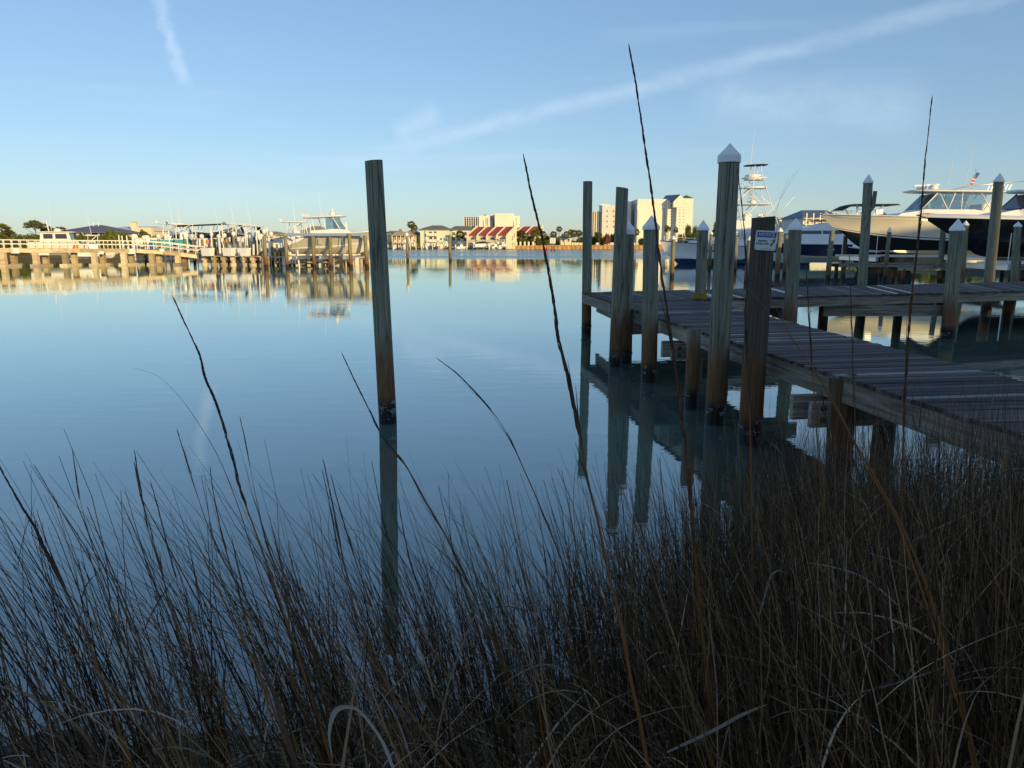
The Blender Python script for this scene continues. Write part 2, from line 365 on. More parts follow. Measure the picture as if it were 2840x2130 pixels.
t = NT('ground_soil'); w = t.world(); geo = t.n('ShaderNodeNewGeometry'); sp = t.n('ShaderNodeSeparateXYZ'); t.l(geo.outputs['Position'], sp.inputs[0])
n1 = t.noise(w, 6.0, 6); n2 = t.noise(w, 40.0, 4); n3 = t.noise(w, .05, 4)
mud = t.ramp(n1, [(.3, (.014, .011, .008)), (.7, (.038, .030, .021))])
bed = t.ramp(n1, [(.3, (.06, .058, .045)), (.7, (.12, .108, .08))])
far = t.ramp(n3, [(.35, (.10, .10, .045)), (.65, (.30, .22, .12))])
c = t.mix(t.ramp(t.math('ADD', t.math('MULTIPLY', sp.outputs['Z'], 2.0), .7, True), [(.3, 0.0), (.8, 1.0)]), bed, mud)
c = t.mix(t.ramp(t.math('DIVIDE', sp.outputs['Y'], 200.0, True), [(.25, 0.0), (.5, 1.0)]), c, far)
M_GROUND = t.done(t.prin(c, .95, t.bump(t.math('ADD', n1, t.math('MULTIPLY', n2, .4)), .7, .03), 0, .2))
gm = np_mesh('ground', np.stack([GX.ravel(), GY.ravel(), GZ.ravel()], 1), [quads], M_GROUND, True)
go = bpy.data.objects.new('ground', gm); COL.objects.link(go); tag(go, kind='structure')

t = NT('harbour_water'); at = t.n('ShaderNodeAttribute'); at.attribute_name = 'depth'
geo = t.n('ShaderNodeNewGeometry'); sp = t.n('ShaderNodeSeparateXYZ'); t.l(geo.outputs['Position'], sp.inputs[0])
body = t.n('ShaderNodeBsdfDiffuse'); body.inputs[0].default_value = (.085, .135, .112, 1)
tr = t.n('ShaderNodeBsdfTransparent'); tr.inputs[0].default_value = (.42, .56, .55, 1)
turb = t.ramp(t.math('DIVIDE', at.outputs['Fac'], 1.2, True), [(0.0, .10), (.35, .72), (1.0, 1.0)])
under = t.n('ShaderNodeMixShader'); t.l(turb, under.inputs[0]); t.l(tr.outputs[0], under.inputs[1]); t.l(body.outputs[0], under.inputs[2])
# breeze-ruffled channel beyond the sheltered basin
ruf = t.math('ADD', sp.outputs['Y'], t.math('MULTIPLY', t.math('SUBTRACT', t.noise(t.world((.02, .1, 1)), 1.0, 3), .5), 10.0))
ruf = t.math('MULTIPLY', t.ramp(t.math('DIVIDE', ruf, 400.0, True), [(.285, 0.0), (.30, 1.0)]), 1.0)
slick = t.ramp(t.noise(t.world((.006, .10, 1)), 1.0, 4, .5), [(.52, 1.0), (.60, .12)])
ruf = t.math('MULTIPLY', ruf, slick)
calm = t.math('ADD', t.math('MULTIPLY', t.noise(t.world((.9, 2.6, 1)), 1.0, 3, .5), 1.0), t.math('MULTIPLY', t.noise(t.world((4, 11, 1)), 1.0, 2, .5), .16))
puff = t.ramp(t.noise(t.world((.05, .12, 1)), 1.0, 3), [(.40, .35), (.66, 1.0)])
rough_w = t.math('ADD', t.noise(t.world((.5, 1.1, 1)), 1.0, 4, .65), 0.0)
h = t.math('ADD', t.math('MULTIPLY', t.math('MULTIPLY', calm, puff), .0042), t.math('MULTIPLY', t.math('MULTIPLY', rough_w, ruf), .16))
bp = t.n('ShaderNodeBump'); bp.inputs['Strength'].default_value = 1.0; bp.inputs['Distance'].default_value = 1.0; t.l(h, bp.inputs['Height'])
gl = t.n('ShaderNodeBsdfGlossy'); t.l(t.math('ADD', .012, t.math('MULTIPLY', ruf, .20)), gl.inputs['Roughness']); gl.inputs['Color'].default_value = (.93, 1.0, .985, 1); t.l(bp.outputs[0], gl.inputs['Normal'])
fr = t.n('ShaderNodeFresnel'); fr.inputs[0].default_value = 1.60; t.l(bp.outputs[0], fr.inputs['Normal'])
m = t.n('ShaderNodeMixShader'); t.l(t.math('MULTIPLY', t.math('POWER', fr.outputs[0], .62), t.math('SUBTRACT', 1.0, t.math('MULTIPLY', ruf, .34))), m.inputs[0]); t.l(under.outputs[0], m.inputs[1]); t.l(gl.outputs[0], m.inputs[2])
M_WATER = t.done(m.outputs[0])
wm = np_mesh('water', np.stack([GX.ravel(), GY.ravel(), np.zeros(nx*ny)], 1), [quads], M_WATER, True)
a = wm.attributes.new('depth', 'FLOAT', 'POINT'); a.data.foreach_set('value', np.clip(-GZ, 0, 5).ravel().astype(np.float32))
wo_ = bpy.data.objects.new('water', wm); COL.objects.link(wo_); tag(wo_, kind='structure')

# ------------------------------------------------------------ pilings
def ico(mb, c, r, sq=(1, 1, 1), mi=0):
    p = (1+5**.5)/2; q = math.hypot(1, p); vs = []
    for a in (-1, 1):
        for b in (-p, p): vs += [(0, a, b), (a, b, 0), (b, 0, a)]
    vs = [Vector(x)/q for x in vs]; fs = []
    for i in range(12):
        for j in range(i+1, 12):
            for k in range(j+1, 12):
                if all((vs[a]-vs[b]).length < 1.15 for a, b in ((i, j), (j, k), (i, k))):
                    n = (vs[j]-vs[i]).cross(vs[k]-vs[i]); fs.append((i, j, k) if n.dot(vs[i]) > 0 else (i, k, j))
    mb.add([Vector((c[0]+v.x*r*sq[0], c[1]+v.y*r*sq[1], c[2]+v.z*r*sq[2])) for v in vs], fs, mi)
def cap_mesh(mb, c, r, hs, hc, axis=None):
    mb.lathe(c, [(r*.98, -hs), (r*1.03, -hs), (r*1.02, -.02), (r*.99, 0), (r*.5, hc*.5), (r*.05, hc), (.001, hc*1.01)], 20)
def pole(name, label, base, top, dia, cap=None, mat=None, barn=0, group=None, zb=-2.4, n=20, cat='piling', seed=None, slant=0.0, taper=.91):
    base = Vector(base); top = Vector(top); rr = random.Random(seed if seed is not None else hash(label) % 1000)
    root = thing(name, label, cat, (base.x, base.y, 0), 0, group)
    mb = MB(); k = 16 if n > 12 else 6; d = (top-base); rings = []
    lo = base + d*((zb-base.z)/d.z); L = top-lo; ph = [rr.uniform(0, 6.28) for _ in range(4)]
    for i in range(k+1):
        f = i/k; p = lo+L*f-Vector((base.x, base.y, 0)); r0 = dia/2*(1.03+(taper-1.03)*f); ring = []
        for j in range(n):
            a = 2*PI*j/n; r = r0*(1+.018*math.sin(2*a+ph[0])+.014*math.sin(3*a+ph[1]+2.2*f)+.010*math.sin(5*a+ph[2]-3*f)+rr.uniform(-.008, .008))
            z = slant*math.cos(a) if i == k else 0
            ring.append(p+Vector((r*math.cos(a), r*math.sin(a), z)))
        rings.append(ring)
    mb.loft(rings, 0, False); tc_ = [Vector(p)+Vector((0, 0, .0)) for p in rings[-1]]
    mb.add([p for p in tc_], [tuple(range(n))], 1)
    mb.build('post', [mat or M_PILE, M_ENDGRAIN], root, True)
    root.children[0].data.polygons[-1].use_smooth = False
    tp = top-Vector((base.x, base.y, 0))
    if cap:
        mb = MB(); cap_mesh(mb, tp, dia/2*taper*1.12, cap[0], cap[1]); mb.build('cap', M_CAP, root)
    if barn:
        mb = MB(); zc_ = .22
        cl_ = [(rr.uniform(0, 2*PI), rr.gauss(zc_, .05), rr.uniform(.08, .3)) for _ in range(7)]
        for i in range(int(barn*1.8)):
            ca, cz_, cs = cl_[int(rr.random()**1.6*7)]; a = ca+rr.gauss(0, cs*1.6); z = max(.02, cz_+rr.gauss(0, cs*.16)); p = lo+L*((z-lo.z)/L.z)-Vector((base.x, base.y, 0)); r = dia/2*1.0; s = rr.uniform(.004, .010)+.010*rr.random()**4
            ico(mb, (p.x+r*math.cos(a), p.y+r*math.sin(a), z), s, (rr.uniform(.6, 1.3), rr.uniform(.6, 1.3), rr.uniform(.7, 1.4)))
        tag(mb.build('barnacles', M_BARNACLE, root), kind='stuff')
    return root
def px_pole(name, label, topc, basec, Y, dia, dY=0.0, **k):
    """top and foot of a piling sighted at depth Y"""
    return pole(name, label, at_y(basec[0], basec[1], Y), at_y(topc[0], topc[1], Y+dY), dia, **k)
px_pole('wooden_piling', 'lone uncapped grey wooden piling standing alone in open calm water', (1036, 446), (1076, 1172), 10.3, .262, barn=90, seed=1, slant=.012)
px_pole('wooden_piling', 'uncapped wooden piling at the outer corner of the dock', (1630, 503), (1626, 935), 20.75, .285, barn=30, seed=2)
px_pole('wooden_piling', 'leaning uncapped wooden piling crossing in front of a capped one at the dock edge', (1726, 521), (1706, 1005), 15.2, .270, barn=60, seed=3, slant=-.02)
px_pole('wooden_piling', 'white capped piling tucked behind the leaning uncapped one', (1743, 634), (1735, 1000), 15.65, .270, cap=(.12, .16), barn=30, seed=4)
px_pole('wooden_piling', 'stout dark piling with a wide white cone cap beside the dock fascia', (1806, 628), (1800, 1040), 13.5, .312, cap=(.06, .195), barn=110, seed=5)
px_pole('wooden_piling', 'short sawn off support piling below deck height with a bolted beam', (1925, 912), (1918, 1110), 11.2, .235, barn=50, seed=6)
rp = px_pole('wooden_piling', 'white capped piling with yellow rope wound round it at deck level', (1950, 632), (1936, 955), 18.25, .285, cap=(.06, .19), barn=0, seed=7)
px_pole('wooden_piling', 'tallest piling, pale green grey with a big white cone cap', (2023, 430), (1984, 1165), 10.25, .300, cap=(.10, .15), barn=70, seed=8)
px_pole('wooden_piling', 'dark weathered uncapped piling carrying the notice sign', (2118, 602), (2078, 1230), 9.15, .305, mat=M_PILE_DARK, barn=60, seed=9, slant=.01)
px_pole('wooden_piling', 'white capped piling at the inner corner where the two dock walkways meet', (2206, 630), (2188, 950), 18.35, .345, cap=(.07, .22), barn=0, seed=10)
px_pole('wooden_piling', 'white capped piling against the middle of the crossing walkway, bolted beams below', (2655, 633), (2627, 940), 19.75, .365, cap=(.07, .25), barn=70, seed=11)
fk = px_pole('wooden_piling', 'tall white capped piling with a forked wooden bracket on its side', (2408, 504), (2388, 850), 24.6, .315, cap=(.05, .24), seed=12)
px_pole('wooden_piling', 'tall white capped piling standing behind the crossing walkway near the dark boat', (2771, 501), (2736, 850), 27.0, .365, cap=(.05, .27), seed=13)
px_pole('wooden_piling', 'rotten brown piling stump beside the near walkway in the grass', (2337, 1040), (2331, 1200), 7.70, .30, mat=M_PILE_DARK, seed=14, slant=.03)
for i, (x, y) in enumerate(((9.2, 21.3), (16.4, 23.9), (12.9, 24.1), (4.6, 13.4), (4.9, 9.2), (5.6, 21.0))):
    pole('support_piling', 'dark support piling under the dock walkway', (x, y, 0), (x, y, .90), .30, mat=M_PILE_DARK, barn=0, group='support pilings hidden under the dock', seed=20+i)
mb = MB()
p0 = at_y(1941, 826, 18.25)
for k in range(9):
    a0 = random.uniform(0, 6); pts = []
    for j in range(21):
        a = a0+2*PI*j/20; pts.append((p0.x+(.153+.012*(k % 3))*math.cos(a), p0.y+(.153+.012*(k % 3))*math.sin(a), 1.225+.016*k+.006*math.sin(3*a+k)))
    mb.tube(pts, .010, 5)
tag(mb.build('mooring_rope', M_ROPE, None, True), 'yellow mooring rope coiled round a capped piling at deck level', 'rope')
b0 = at_y(2424, 530, 24.45)-Vector((fk.location.x, fk.location.y, 0))
mb = MB(); mb.bar(b0+Vector((.04, 0, 0)), b0+Vector((.02, 0, -.52)), .10, .09); mb.bar(b0+Vector((.02, 0, -.50)), b0+Vector((-.13, 0, -.72)), .10, .09); mb.bar(b0+Vector((-.13, 0, -.70)), b0+Vector((-.15, 0, -1.15)), .09, .09)
mb.build('bracket', M_PILE, fk)

# ------------------------------------------------------------ the dock
DZ = 1.20; TH = .042
def plank_row(root, L0, L1, R0, R1, n, k0, k1, matp, over=.045, nm='plank'):
    """planks between two edge lines; k0,k1 = spacing weights"""
    L0, L1, R0, R1 = (Vector(q) for q in (L0, L1, R0, R1))
    for i in range(n):
        a, b = i/n, (i+1)/n; g = .05; qa = a+(b-a)*g; qb = b-(b-a)*g
        jl, jr = random.uniform(-.018, .03), random.uniform(-.018, .03); z0 = DZ+random.uniform(-.004, .004); z1 = DZ+random.uniform(-.004, .004)
        P = [L0.lerp(L1, qa), L0.lerp(L1, qb), R0.lerp(R1, qb), R0.lerp(R1, qa)]
        w = (P[3]-P[0]).normalized()
        P[0] -= w*(over+jl); P[1] -= w*(over+jl); P[2] += w*(over+jr); P[3] += w*(over+jr)
        c = (P[0]+P[2])/2; ang = math.atan2(w.y, w.x); Q = [Matrix.Rotation(-ang, 2) @ (p-c) for p in P]
        bev = .006; top = [Vector((q.x*.998, q.y-(bev if q.y > 0 else -bev))) for q in Q]
        m_ = MB(); zz = [z0, z0, z1, z1]
        m_.loft([[(q.x, q.y, z-TH-DZ) for q, z in zip(Q, zz)], [(q.x, q.y, z-DZ-bev) for q, z in zip(Q, zz)], [(q.x, q.y, z-DZ) for q, z in zip(top, zz)]])
        if (m_.v[1][1]-m_.v[0][1])*(m_.v[2][0]-m_.v[1][0]) > 0: m_.f = [f[::-1] for f in m_.f]
        m_.build(nm, matp, root, loc=(c.x, c.y, DZ), rz=ang)
def beam(root, a, b, z0, z1, th, name='beam', mat=M_BEAM):
    a = Vector((*a[:2], (z0+z1)/2)); b = Vector((*b[:2], (z0+z1)/2)); c = (a+b)/2; d = b-a
    m_ = MB(); m_.box((0, 0, 0), (d.length, th, abs(z1-z0))); return m_.build(name, mat, root, loc=c, rz=math.atan2(d.y, d.x))
def line_pts(A, B, n): A, B = Vector(A), Vector(B); return [A.lerp(B, i/n) for i in range(n+1)]
ML0, ML1 = (4.14, 2.6), (2.375, 17.56); MR0, MR1 = (5.46, 2.6), (4.70, 18.28)
XF0, XF1 = (2.375, 17.60), (22.0, 23.70); XB0, XB1 = (2.0, 20.74), (24.6, 28.60)
walk = thing('dock_walkway', 'weathered dark plank walkway running from the grassy bank out over the water', 'dock', (0, 0, 0))
plank_row(walk, ML0, ML1, MR0, MR1, 102, 1, 1, M_DECK)
cross = thing('crossing_walkway', 'wide plank dock crossing the end of the near walkway and running off behind the pilings', 'dock', (0, 0, 0))
plank_row(cross, XF0, XF1, XB0, XB1, 140, 1, 1, M_DECK)
def fascia(root, A, B, n, inset, z0=DZ-TH-.004, h=.245, th=.05):
    P = line_pts(A, B, n); d = (Vector(B)-Vector(A)).normalized(); nrm = Vector((-d.y, d.x))*inset
    for i in range(n):
        e = d*.004; beam(root, P[i]+nrm+e, P[i+1]+nrm-e, z0-h, z0, th, 'fascia_board')
fascia(walk, ML0, ML1, 4, -.02); fascia(walk, MR0, MR1, 4, .03)
for f in (.33, .66):
    A = Vector(ML0).lerp(Vector(MR0), f); B = Vector(ML1).lerp(Vector(MR1), f); beam(walk, A, B, DZ-TH-.22, DZ-TH-.004, .045, 'joist')
fascia(cross, XF0, XF1, 5, .03); fascia(cross, XB0, XB1, 5, -.03); fascia(cross, XF0, XB0, 1, -.03)
for f in (.3, .55, .8):
    A = Vector(XF0).lerp(Vector(XB0), f); B = Vector(XF1).lerp(Vector(XB1), f); beam(cross, A+(B-A)*.01, B, DZ-TH-.22, DZ-TH-.004, .045, 'joist')
def bolt(root, p, n=1):
    m_ = MB(); m_.lathe((0, 0, 0), [(.034, 0), (.034, .008), (.016, .009), (.016, .026), (.001, .027)], 8)
    o = m_.build('bolt', M_STEEL, root, loc=p); o.rotation_euler = (R(90), 0, 0)
for (y, zz) in ((16.0, 0), (12.5, 0), (7.9, 0)):      # paired cap beams bolted either side of the pilings
    f = (y-2.6)/15; A = Vector(ML0).lerp(Vector(ML1), f); B = Vector(MR0).lerp(Vector(MR1), f); d = (B-A).normalized(); n_ = Vector((-d.y, d.x))
    for sgn in (-1, 1):
        off = n_*sgn*.19; b_ = beam(walk, A-d*.30+off, B+d*.20+off, .615, .90, .065, 'cap_beam')
        if sgn < 0:
            q = A-d*.16+off
            for dz in (.83, .70): bolt(walk, (q.x, q.y-.036, dz))
for x in (3.0, 6.9, 12.3, 18.0):
    f = (x-2.375)/(22-2.375); A = Vector(XF0).lerp(Vector(XF1), f); B = Vector(XB0).lerp(Vector(XB1), f); d = (B-A).normalized(); n_ = Vector((-d.y, d.x))
    for sgn in (-1, 1):
        off = n_*sgn*.22; beam(cross, A-d*.14+off, B+d*.10+off, .615, .898, .065, 'cap_beam')
A = Vector((8.6, 19.75)); b_ = beam(cross, A+Vector((0, .18)), Vector((12.15, 20.0)), .60, .896, .06, 'brace')
for dz in (.83, .69): bolt(cross, (12.0, 19.93, dz))

# ------------------------------------------------------------ the notice sign
def text_mesh(s, size, bold=0.0, spacing=1.0):
    cu = bpy.data.curves.new('t', 'FONT'); cu.body = s; cu.size = size; cu.align_x = 'CENTER'; cu.align_y = 'CENTER'; cu.offset = bold; cu.extrude = .0006; cu.space_character = spacing
    ob = bpy.data.objects.new('t', cu); COL.objects.link(ob); bpy.context.view_layer.update()
    me = bpy.data.meshes.new_from_object(ob.evaluated_get(bpy.context.evaluated_depsgraph_get())); bpy.data.objects.remove(ob); bpy.data.curves.remove(cu); return me
sc_ = at_y(2124, 667, 9.15-.168)
sign = thing('notice_sign', 'white and blue slippery when wet notice plate screwed to the dark piling', 'sign', sc_, 0)
SW, SH = .292, .268
def rrect(w, h, r, y0, n=5):
    pts = []
    for cx, cz, a0 in ((w/2-r, h/2-r, 0), (-w/2+r, h/2-r, 90), (-w/2+r, -h/2+r, 180), (w/2-r, -h/2+r, 270)):
        for i in range(n): a = R(a0+90*i/(n-1)); pts.append(Vector((cx+r*math.cos(a), y0, cz+r*math.sin(a))))
    return pts
mb = MB(); mb.loft([rrect(SW, SH, .022, .0), rrect(SW, SH, .022, -.004)]); mb.f = [f[::-1] for f in mb.f]; mb.build('plate', M_SIGNWHITE, sign)
mb = MB(); mb.prism([(-.128, -.005, .042), (.137, -.005, .042), (.137, -.005, .112), (-.128, -.005, .112)], (0, -.001, 0)); mb.build('blue_band', M_SIGNBLUE, sign)
def sign_text(s, x, z, size, mat, bold, name, sp=1.0, sx=1.0):
    me = text_mesh(s, size, bold, sp); me.materials.clear(); me.materials.append(mat)
    o = bpy.data.objects.new(name, me); COL.objects.link(o); o.parent = sign; o.location = (x, -.0075, z); o.rotation_euler = (R(90), 0, 0); o.scale = (sx, 1, 1)
sign_text('NOTICE', .004, .077, .062, M_SIGNWHITE, .0006, 'lettering', 1.0, .98)
sign_text('SLIPPERY', -.042, -.010, .034, M_SIGNBLACK, .0004, 'lettering')
sign_text('WHEN WET', -.042, -.048, .034, M_SIGNBLACK, .0004, 'lettering')
mb = MB()                                                # slipping figure
def limb(a, b, w): mb.bar((a[0], -.0062, a[1]), (b[0], -.0062, b[1]), .002, w)
ico(mb, (.121, -.0062, .022), .010, (1, .12, 1))
limb((.117, .012), (.098, -.034), .017); limb((.113, .004), (.092, .000), .008); limb((.094, .001), (.086, .014), .007); limb((.114, .002), (.131, -.014), .008)
limb((.100, -.032), (.078, -.038), .011); limb((.080, -.040), (.070, -.066), .010); limb((.099, -.034), (.090, -.062), .011); limb((.090, -.060), (.068, -.078), .009)
mb.build('slipping_figure', M_SIGNBLACK, sign)
mb = MB(); mb.box((.02, -.0055, -.112), (.15, .002, .003)); mb.build('small_print_line', M_SIGNBLACK, sign)
mb = MB()
for x, z in ((-.128, .118), (.128, .118), (-.128, -.118), (.128, -.118)): ico(mb, (x, -.006, z), .005, (1, .6, 1))
mb.build('screws', M_STEEL, sign)
sign.rotation_euler = (R(-2), R(3.0), 0)
sign.scale = (.885, 1, .885)
# ------------------------------------------------------------ boats
def hull_fn(L, B, H, bow=.22, stem=.12, flare=1.0, drop=0.0):
    def pt(t, u, s):
        ys = B/2*(.95+.05*min(1, t/.3))*(1-(max(0, t-.40)/.60)**2.5); yc = .84*B/2*(1-(max(0, t-.28)/.72)**1.8)
        zs = H*(1+bow*max(0, t)**2-drop*max(0, (.2-t)/.2)); zc = .30*H+.40*H*max(0, (t-.2)/.8)**2.2; zk = .64*H*max(0, (t-.72)/.28)**2.5
        xs = L*t; xc = L*t-stem*L*t**3*.62; xk = L*t-stem*L*t**3
        ys = max(ys, .02)
        if u <= 1: return Vector((xs+(xc-xs)*u, s*(yc+(ys-yc)*(1-u)**(1+flare*t)), zs+(zc-zs)*u))
        v = u-1; return Vector((xc+(xk-xc)*v, s*yc*(1-v), zc+(zk-zc)*v))
    return pt
def hull_parts(root, L, B, H, top_m, bot_m, stripe_m=None, stripe=(.82, 1.0), bow=.22, stem=.12, flare=1.0, drop=0.0, deck_m=None, rail_m=None, n=24, rail=.045, zboot=None):
    pt = hull_fn(L, B, H, bow, stem, flare, drop); ts = [1-(1-i/n)**1.25 for i in range(n+1)]
    a, b = stripe; us = [0, .1, .25, .4, .55, .7, a] if stripe_m else [0, .1, .25, .4, .55, .7, .85]
    us = us+([b] if stripe_m and b < 1 else [])+[1.0]
    def skin(ulist, name, mat, transom=False):
        mb = MB()
        if zboot: ulist = [ulist[0]+(ulist[-1]-ulist[0])*i/18 for i in range(19)]
        for s in (1, -1):
            vs = [pt(t_, u, s) for t_ in ts for u in ulist]; k = len(ulist); fs = []
            for i in range(n):
                for j in range(k-1):
                    q = (i*k+j, (i+1)*k+j, (i+1)*k+j+1, i*k+j+1); fs.append(q[::-1] if s < 0 else q)
            mb.add(vs, fs)
        if transom:
            ring = [pt(0, u, 1) for u in ulist]+[pt(0, u, -1) for u in reversed(ulist)]; mb.add(ring, [tuple(range(len(ring)))])
        if zboot:
            mb.m = [1 if sum(mb.v[i][2] for i in f)/len(f) < zboot[0] else 0 for f in mb.f]; mat = [mat, zboot[1]]
        return mb.build(name, mat, root, True)
    if stripe_m:
        skin([u for u in us if u <= a], 'hull', top_m, True); skin([a, b], 'boot_stripe', stripe_m, True)
        if b < 1: skin([b, 1.0], 'hull_lower', top_m, True)
    else: skin(us, 'hull', top_m, True)
    skin([1.0, 1.35, 1.7, 2.0], 'hull_bottom', bot_m, True)
    mb = MB()
    vs = []; fs = []
    for i, t_ in enumerate(ts):
        p, q = pt(t_, 0, 1), pt(t_, 0, -1); vs += [p-Vector((0, 0, .03)), (p+q)/2+Vector((0, 0, .03)), q-Vector((0, 0, .03))]
        if i: o = 3*(i-1); fs += [(o, o+1, o+4, o+3), (o+1, o+2, o+5, o+4)]
    mb.add(vs, [f[::-1] for f in fs]).build('deck', deck_m or M_WHITE, root, True)
    mb = MB()
    for s in (1, -1): mb.tube([pt(t_, 0, s)+Vector((0, s*.01, 0)) for t_ in ts], rail, 6)
    mb.build('rub_rail', rail_m or M_WHITE, root, True)
    return pt
def cabin(root, prof, w0, w1, name, mat, z0=None, z1=None):
    """house with a side outline (x,z) and sides leaning in from w0 to w1"""
    zs = [p[1] for p in prof]; z0 = min(zs) if z0 is None else z0; z1 = max(zs) if z1 is None else z1
    w = lambda z: w0+(w1-w0)*(z-z0)/(z1-z0)
    mb = MB(); mb.loft([[Vector((x, w(z), z)) for x, z in prof], [Vector((x, -w(z), z)) for x, z in prof]]); mb.build(name, mat, root)
    def panel(poly, nm, m_, off=.012, th=.02):
        for s in (1, -1):
            q = MB(); q.prism([Vector((x, s*(w(z)+off-th/2), z)) for x, z in poly], (0, s*th, 0)); q.build(nm, m_, root)
    return w, panel
def pipes(root, name, segs, r, mat, n=6):
    if len(segs) <= 14 and name not in ('fishing_rods', 'tower_frame', 'bow_rail'):
        nm = {'hardtop_legs': 'hardtop_leg'}.get(name, name)
        for s in segs: mb = MB(); mb.tube(s, r, n); o = mb.build(nm, mat, root, True)
        return o
    mb = MB()
    for s in segs: mb.tube(s, r, n)
    return tag(mb.build(name, mat, root, True), kind='stuff')
def outboard(root, loc, s=1.0, mat=M_WHITE, name='outboard_engine'):
    """cowl, leg and gearcase of one outboard, hanging behind x=0"""
    def ring(cx, z, a, b): return [Vector((cx+a*math.copysign(abs(math.cos(t))**.6, math.cos(t)), b*math.copysign(abs(math.sin(t))**.6, math.sin(t)), z)) for t in [2*PI*i/10 for i in range(10)]]
    mb = MB(); mb.loft([ring(-.12, .02, .20, .17), ring(-.16, .22, .33, .24), ring(-.18, .55, .36, .25), ring(-.20, .80, .31, .22), ring(-.20, .90, .18, .14)])
    mb.loft([ring(-.12, .04, .16, .13), ring(-.10, -.45, .15, .09), ring(-.14, -.75, .17, .06)])
    mb.loft([ring(-.14, -.72, .30, .10), ring(-.14, -.77, .30, .10)])
    mb.tube([(.12, 0, -.95), (0, 0, -.95), (-.35, 0, -.95), (-.46, 0, -.95)], [.03, .085, .075, .03], 8)
    mb.prism([(-.05, -.02, -.95), (-.30, -.02, -.95), (-.26, -.02, -1.25), (-.16, -.02, -1.25)], (0, .04, 0)); mb.loft([ring(-.14, -.74, .16, .05), ring(-.14, -.95, .13, .04)])
    o = mb.build(name, mat, root, True, loc=loc); o.scale = (s, s, s)
    q = MB()
    for k in range(3):
        a = 2*PI*k/3; q.prism([Vector((-.46, .16*math.cos(a+d)*e, -.95+.16*math.sin(a+d)*e)) for d, e in ((0, .1), (-.35, .9), (.1, 1.15), (.5, .8))], (-.03, 0, 0))
    q.build('propeller', M_STEEL, o)
    return o
def antenna(root, p, h, lean=(0, 0), r=.022, name='antenna'):
    p = Vector(p); mb = MB(); mb.tube([p, p+Vector((lean[0]*.3, lean[1]*.3, h*.3)), p+Vector((lean[0], lean[1], h))], [r, r*.8, r*.35], 5); return mb.build(name, M_WHITE, root)
def dome(root, p, r, h, name='radar_dome', mat=M_WHITE):
    mb = MB(); mb.lathe(p, [(r*.75, 0), (r, h*.2), (r, h*.5), (r*.8, h*.8), (r*.4, h*.97), (.001, h)], 14); return mb.build(name, mat, root, True)
def slab(root, x0, x1, w, z, th, name, mat, crown=.06, nose=.25, slope=0.0, ny=7, nxs=9):
    """hardtop with rounded corners, cambered, nose tapered"""
    mb = MB(); rings = []
    out = []
    for i in range(28):
        a = 2*PI*i/28; c_, s_ = math.cos(a), math.sin(a)
        out.append((math.copysign(abs(c_)**.35, c_), math.copysign(abs(s_)**.35, s_)))
    cx, hx = (x0+x1)/2, (x1-x0)/2
    for k, dz in ((.96, -th/2), (1.0, 0), (.97, th/2), (.6, th/2+crown*.6)):
        rings.append([Vector((cx+hx*k*a, w*k*b*(1-nose*max(0, a)**3), z+dz+slope*(a*hx))) for a, b in out])
    mb.loft(rings); return mb.build(name, mat, root, True)

# --- white express boat on a lift (bow points left)
SZ = 57.0
wb = thing('white_express_boat', 'large cream hulled express boat with hardtop raised on a lift', 'boat', at_y(2297, 697, SZ)+Vector((14.6, 1.2, 0)), R(180)-R(4))
wb.location.z = 1.98
pt = hull_parts(wb, 14.6, 4.2, 2.45, M_BEIGEHULL, M_BLACKBOTTOM, M_DARK, (.90, .935), bow=.16, stem=.13, flare=1.2)
mb = MB(); [mb.tube([pt(i/20, .14, s)+Vector((0, s*.012, 0)) for i in range(20)], .022, 5) for s in (1, -1)]; mb.build('spray_rail', M_OFFWHITE, wb, True)
w_, pan = cabin(wb, [(1.6, 2.4), (9.6, 2.5), (8.9, 2.85), (7.6, 3.02), (7.3, 3.15), (3.5, 3.10), (1.6, 2.85)], 1.75, 1.45, 'deckhouse', M_WHITE)
pan([(7.9, 2.62), (7.3, 2.64), (7.25, 2.75), (7.85, 2.74)], 'porthole', M_WINDOW)
w_, pan = cabin(wb, [(7.55, 3.05), (3.4, 3.05), (3.4, 3.12), (7.50, 3.12)], 1.47, 1.44, 'coaming', M_WHITE)
for s in (1, -1):       # side windows
    for q in ([(7.35, 3.16), (6.3, 4.32), (5.9, 4.34), (5.55, 3.16)], [(5.35, 3.16), (5.70, 4.30), (4.55, 4.34), (4.6, 3.16)], [(4.45, 3.16), (4.4, 4.34), (2.6, 4.36), (2.9, 3.0)]):
        m_ = MB(); m_.prism([Vector((x, s*(1.42-.12*(z-3.1)), z)) for x, z in q], (0, s*.012, 0)); m_.build('side_window', M_GLASS, wb)
m_ = MB(); m_.prism([(7.40, -1.36, 3.16), (7.40, 1.36, 3.16), (6.40, 1.22, 4.32), (6.40, -1.22, 4.32)], (.012, 0, .008)); m_.build('windshield', M_GLASS, wb)
segs = []
for s in (1, -1):
    segs += [[(7.45, s*1.42, 3.12), (6.30, s*1.27, 4.36)], [(5.50, s*1.42, 3.12), (6.15, s*1.27, 4.36)], [(5.45, s*1.42, 3.12), (5.0, s*1.28, 4.36)], [(4.50, s*1.42, 3.1), (4.45, s*1.28, 4.38)], [(2.2, s*1.45, 2.9), (3.1, s*1.28, 4.40)], [(2.9, s*1.45, 2.9), (2.0, s*1.25, 4.40)]]
segs += [[(7.42, 0, 3.14), (6.38, 0, 4.34)]]
pipes(wb, 'window_frame', segs, .045, M_WHITE)
slab(wb, .9, 8.15, 1.62, 4.50, .13, 'hardtop', M_WHITE, .10, .35, .018)
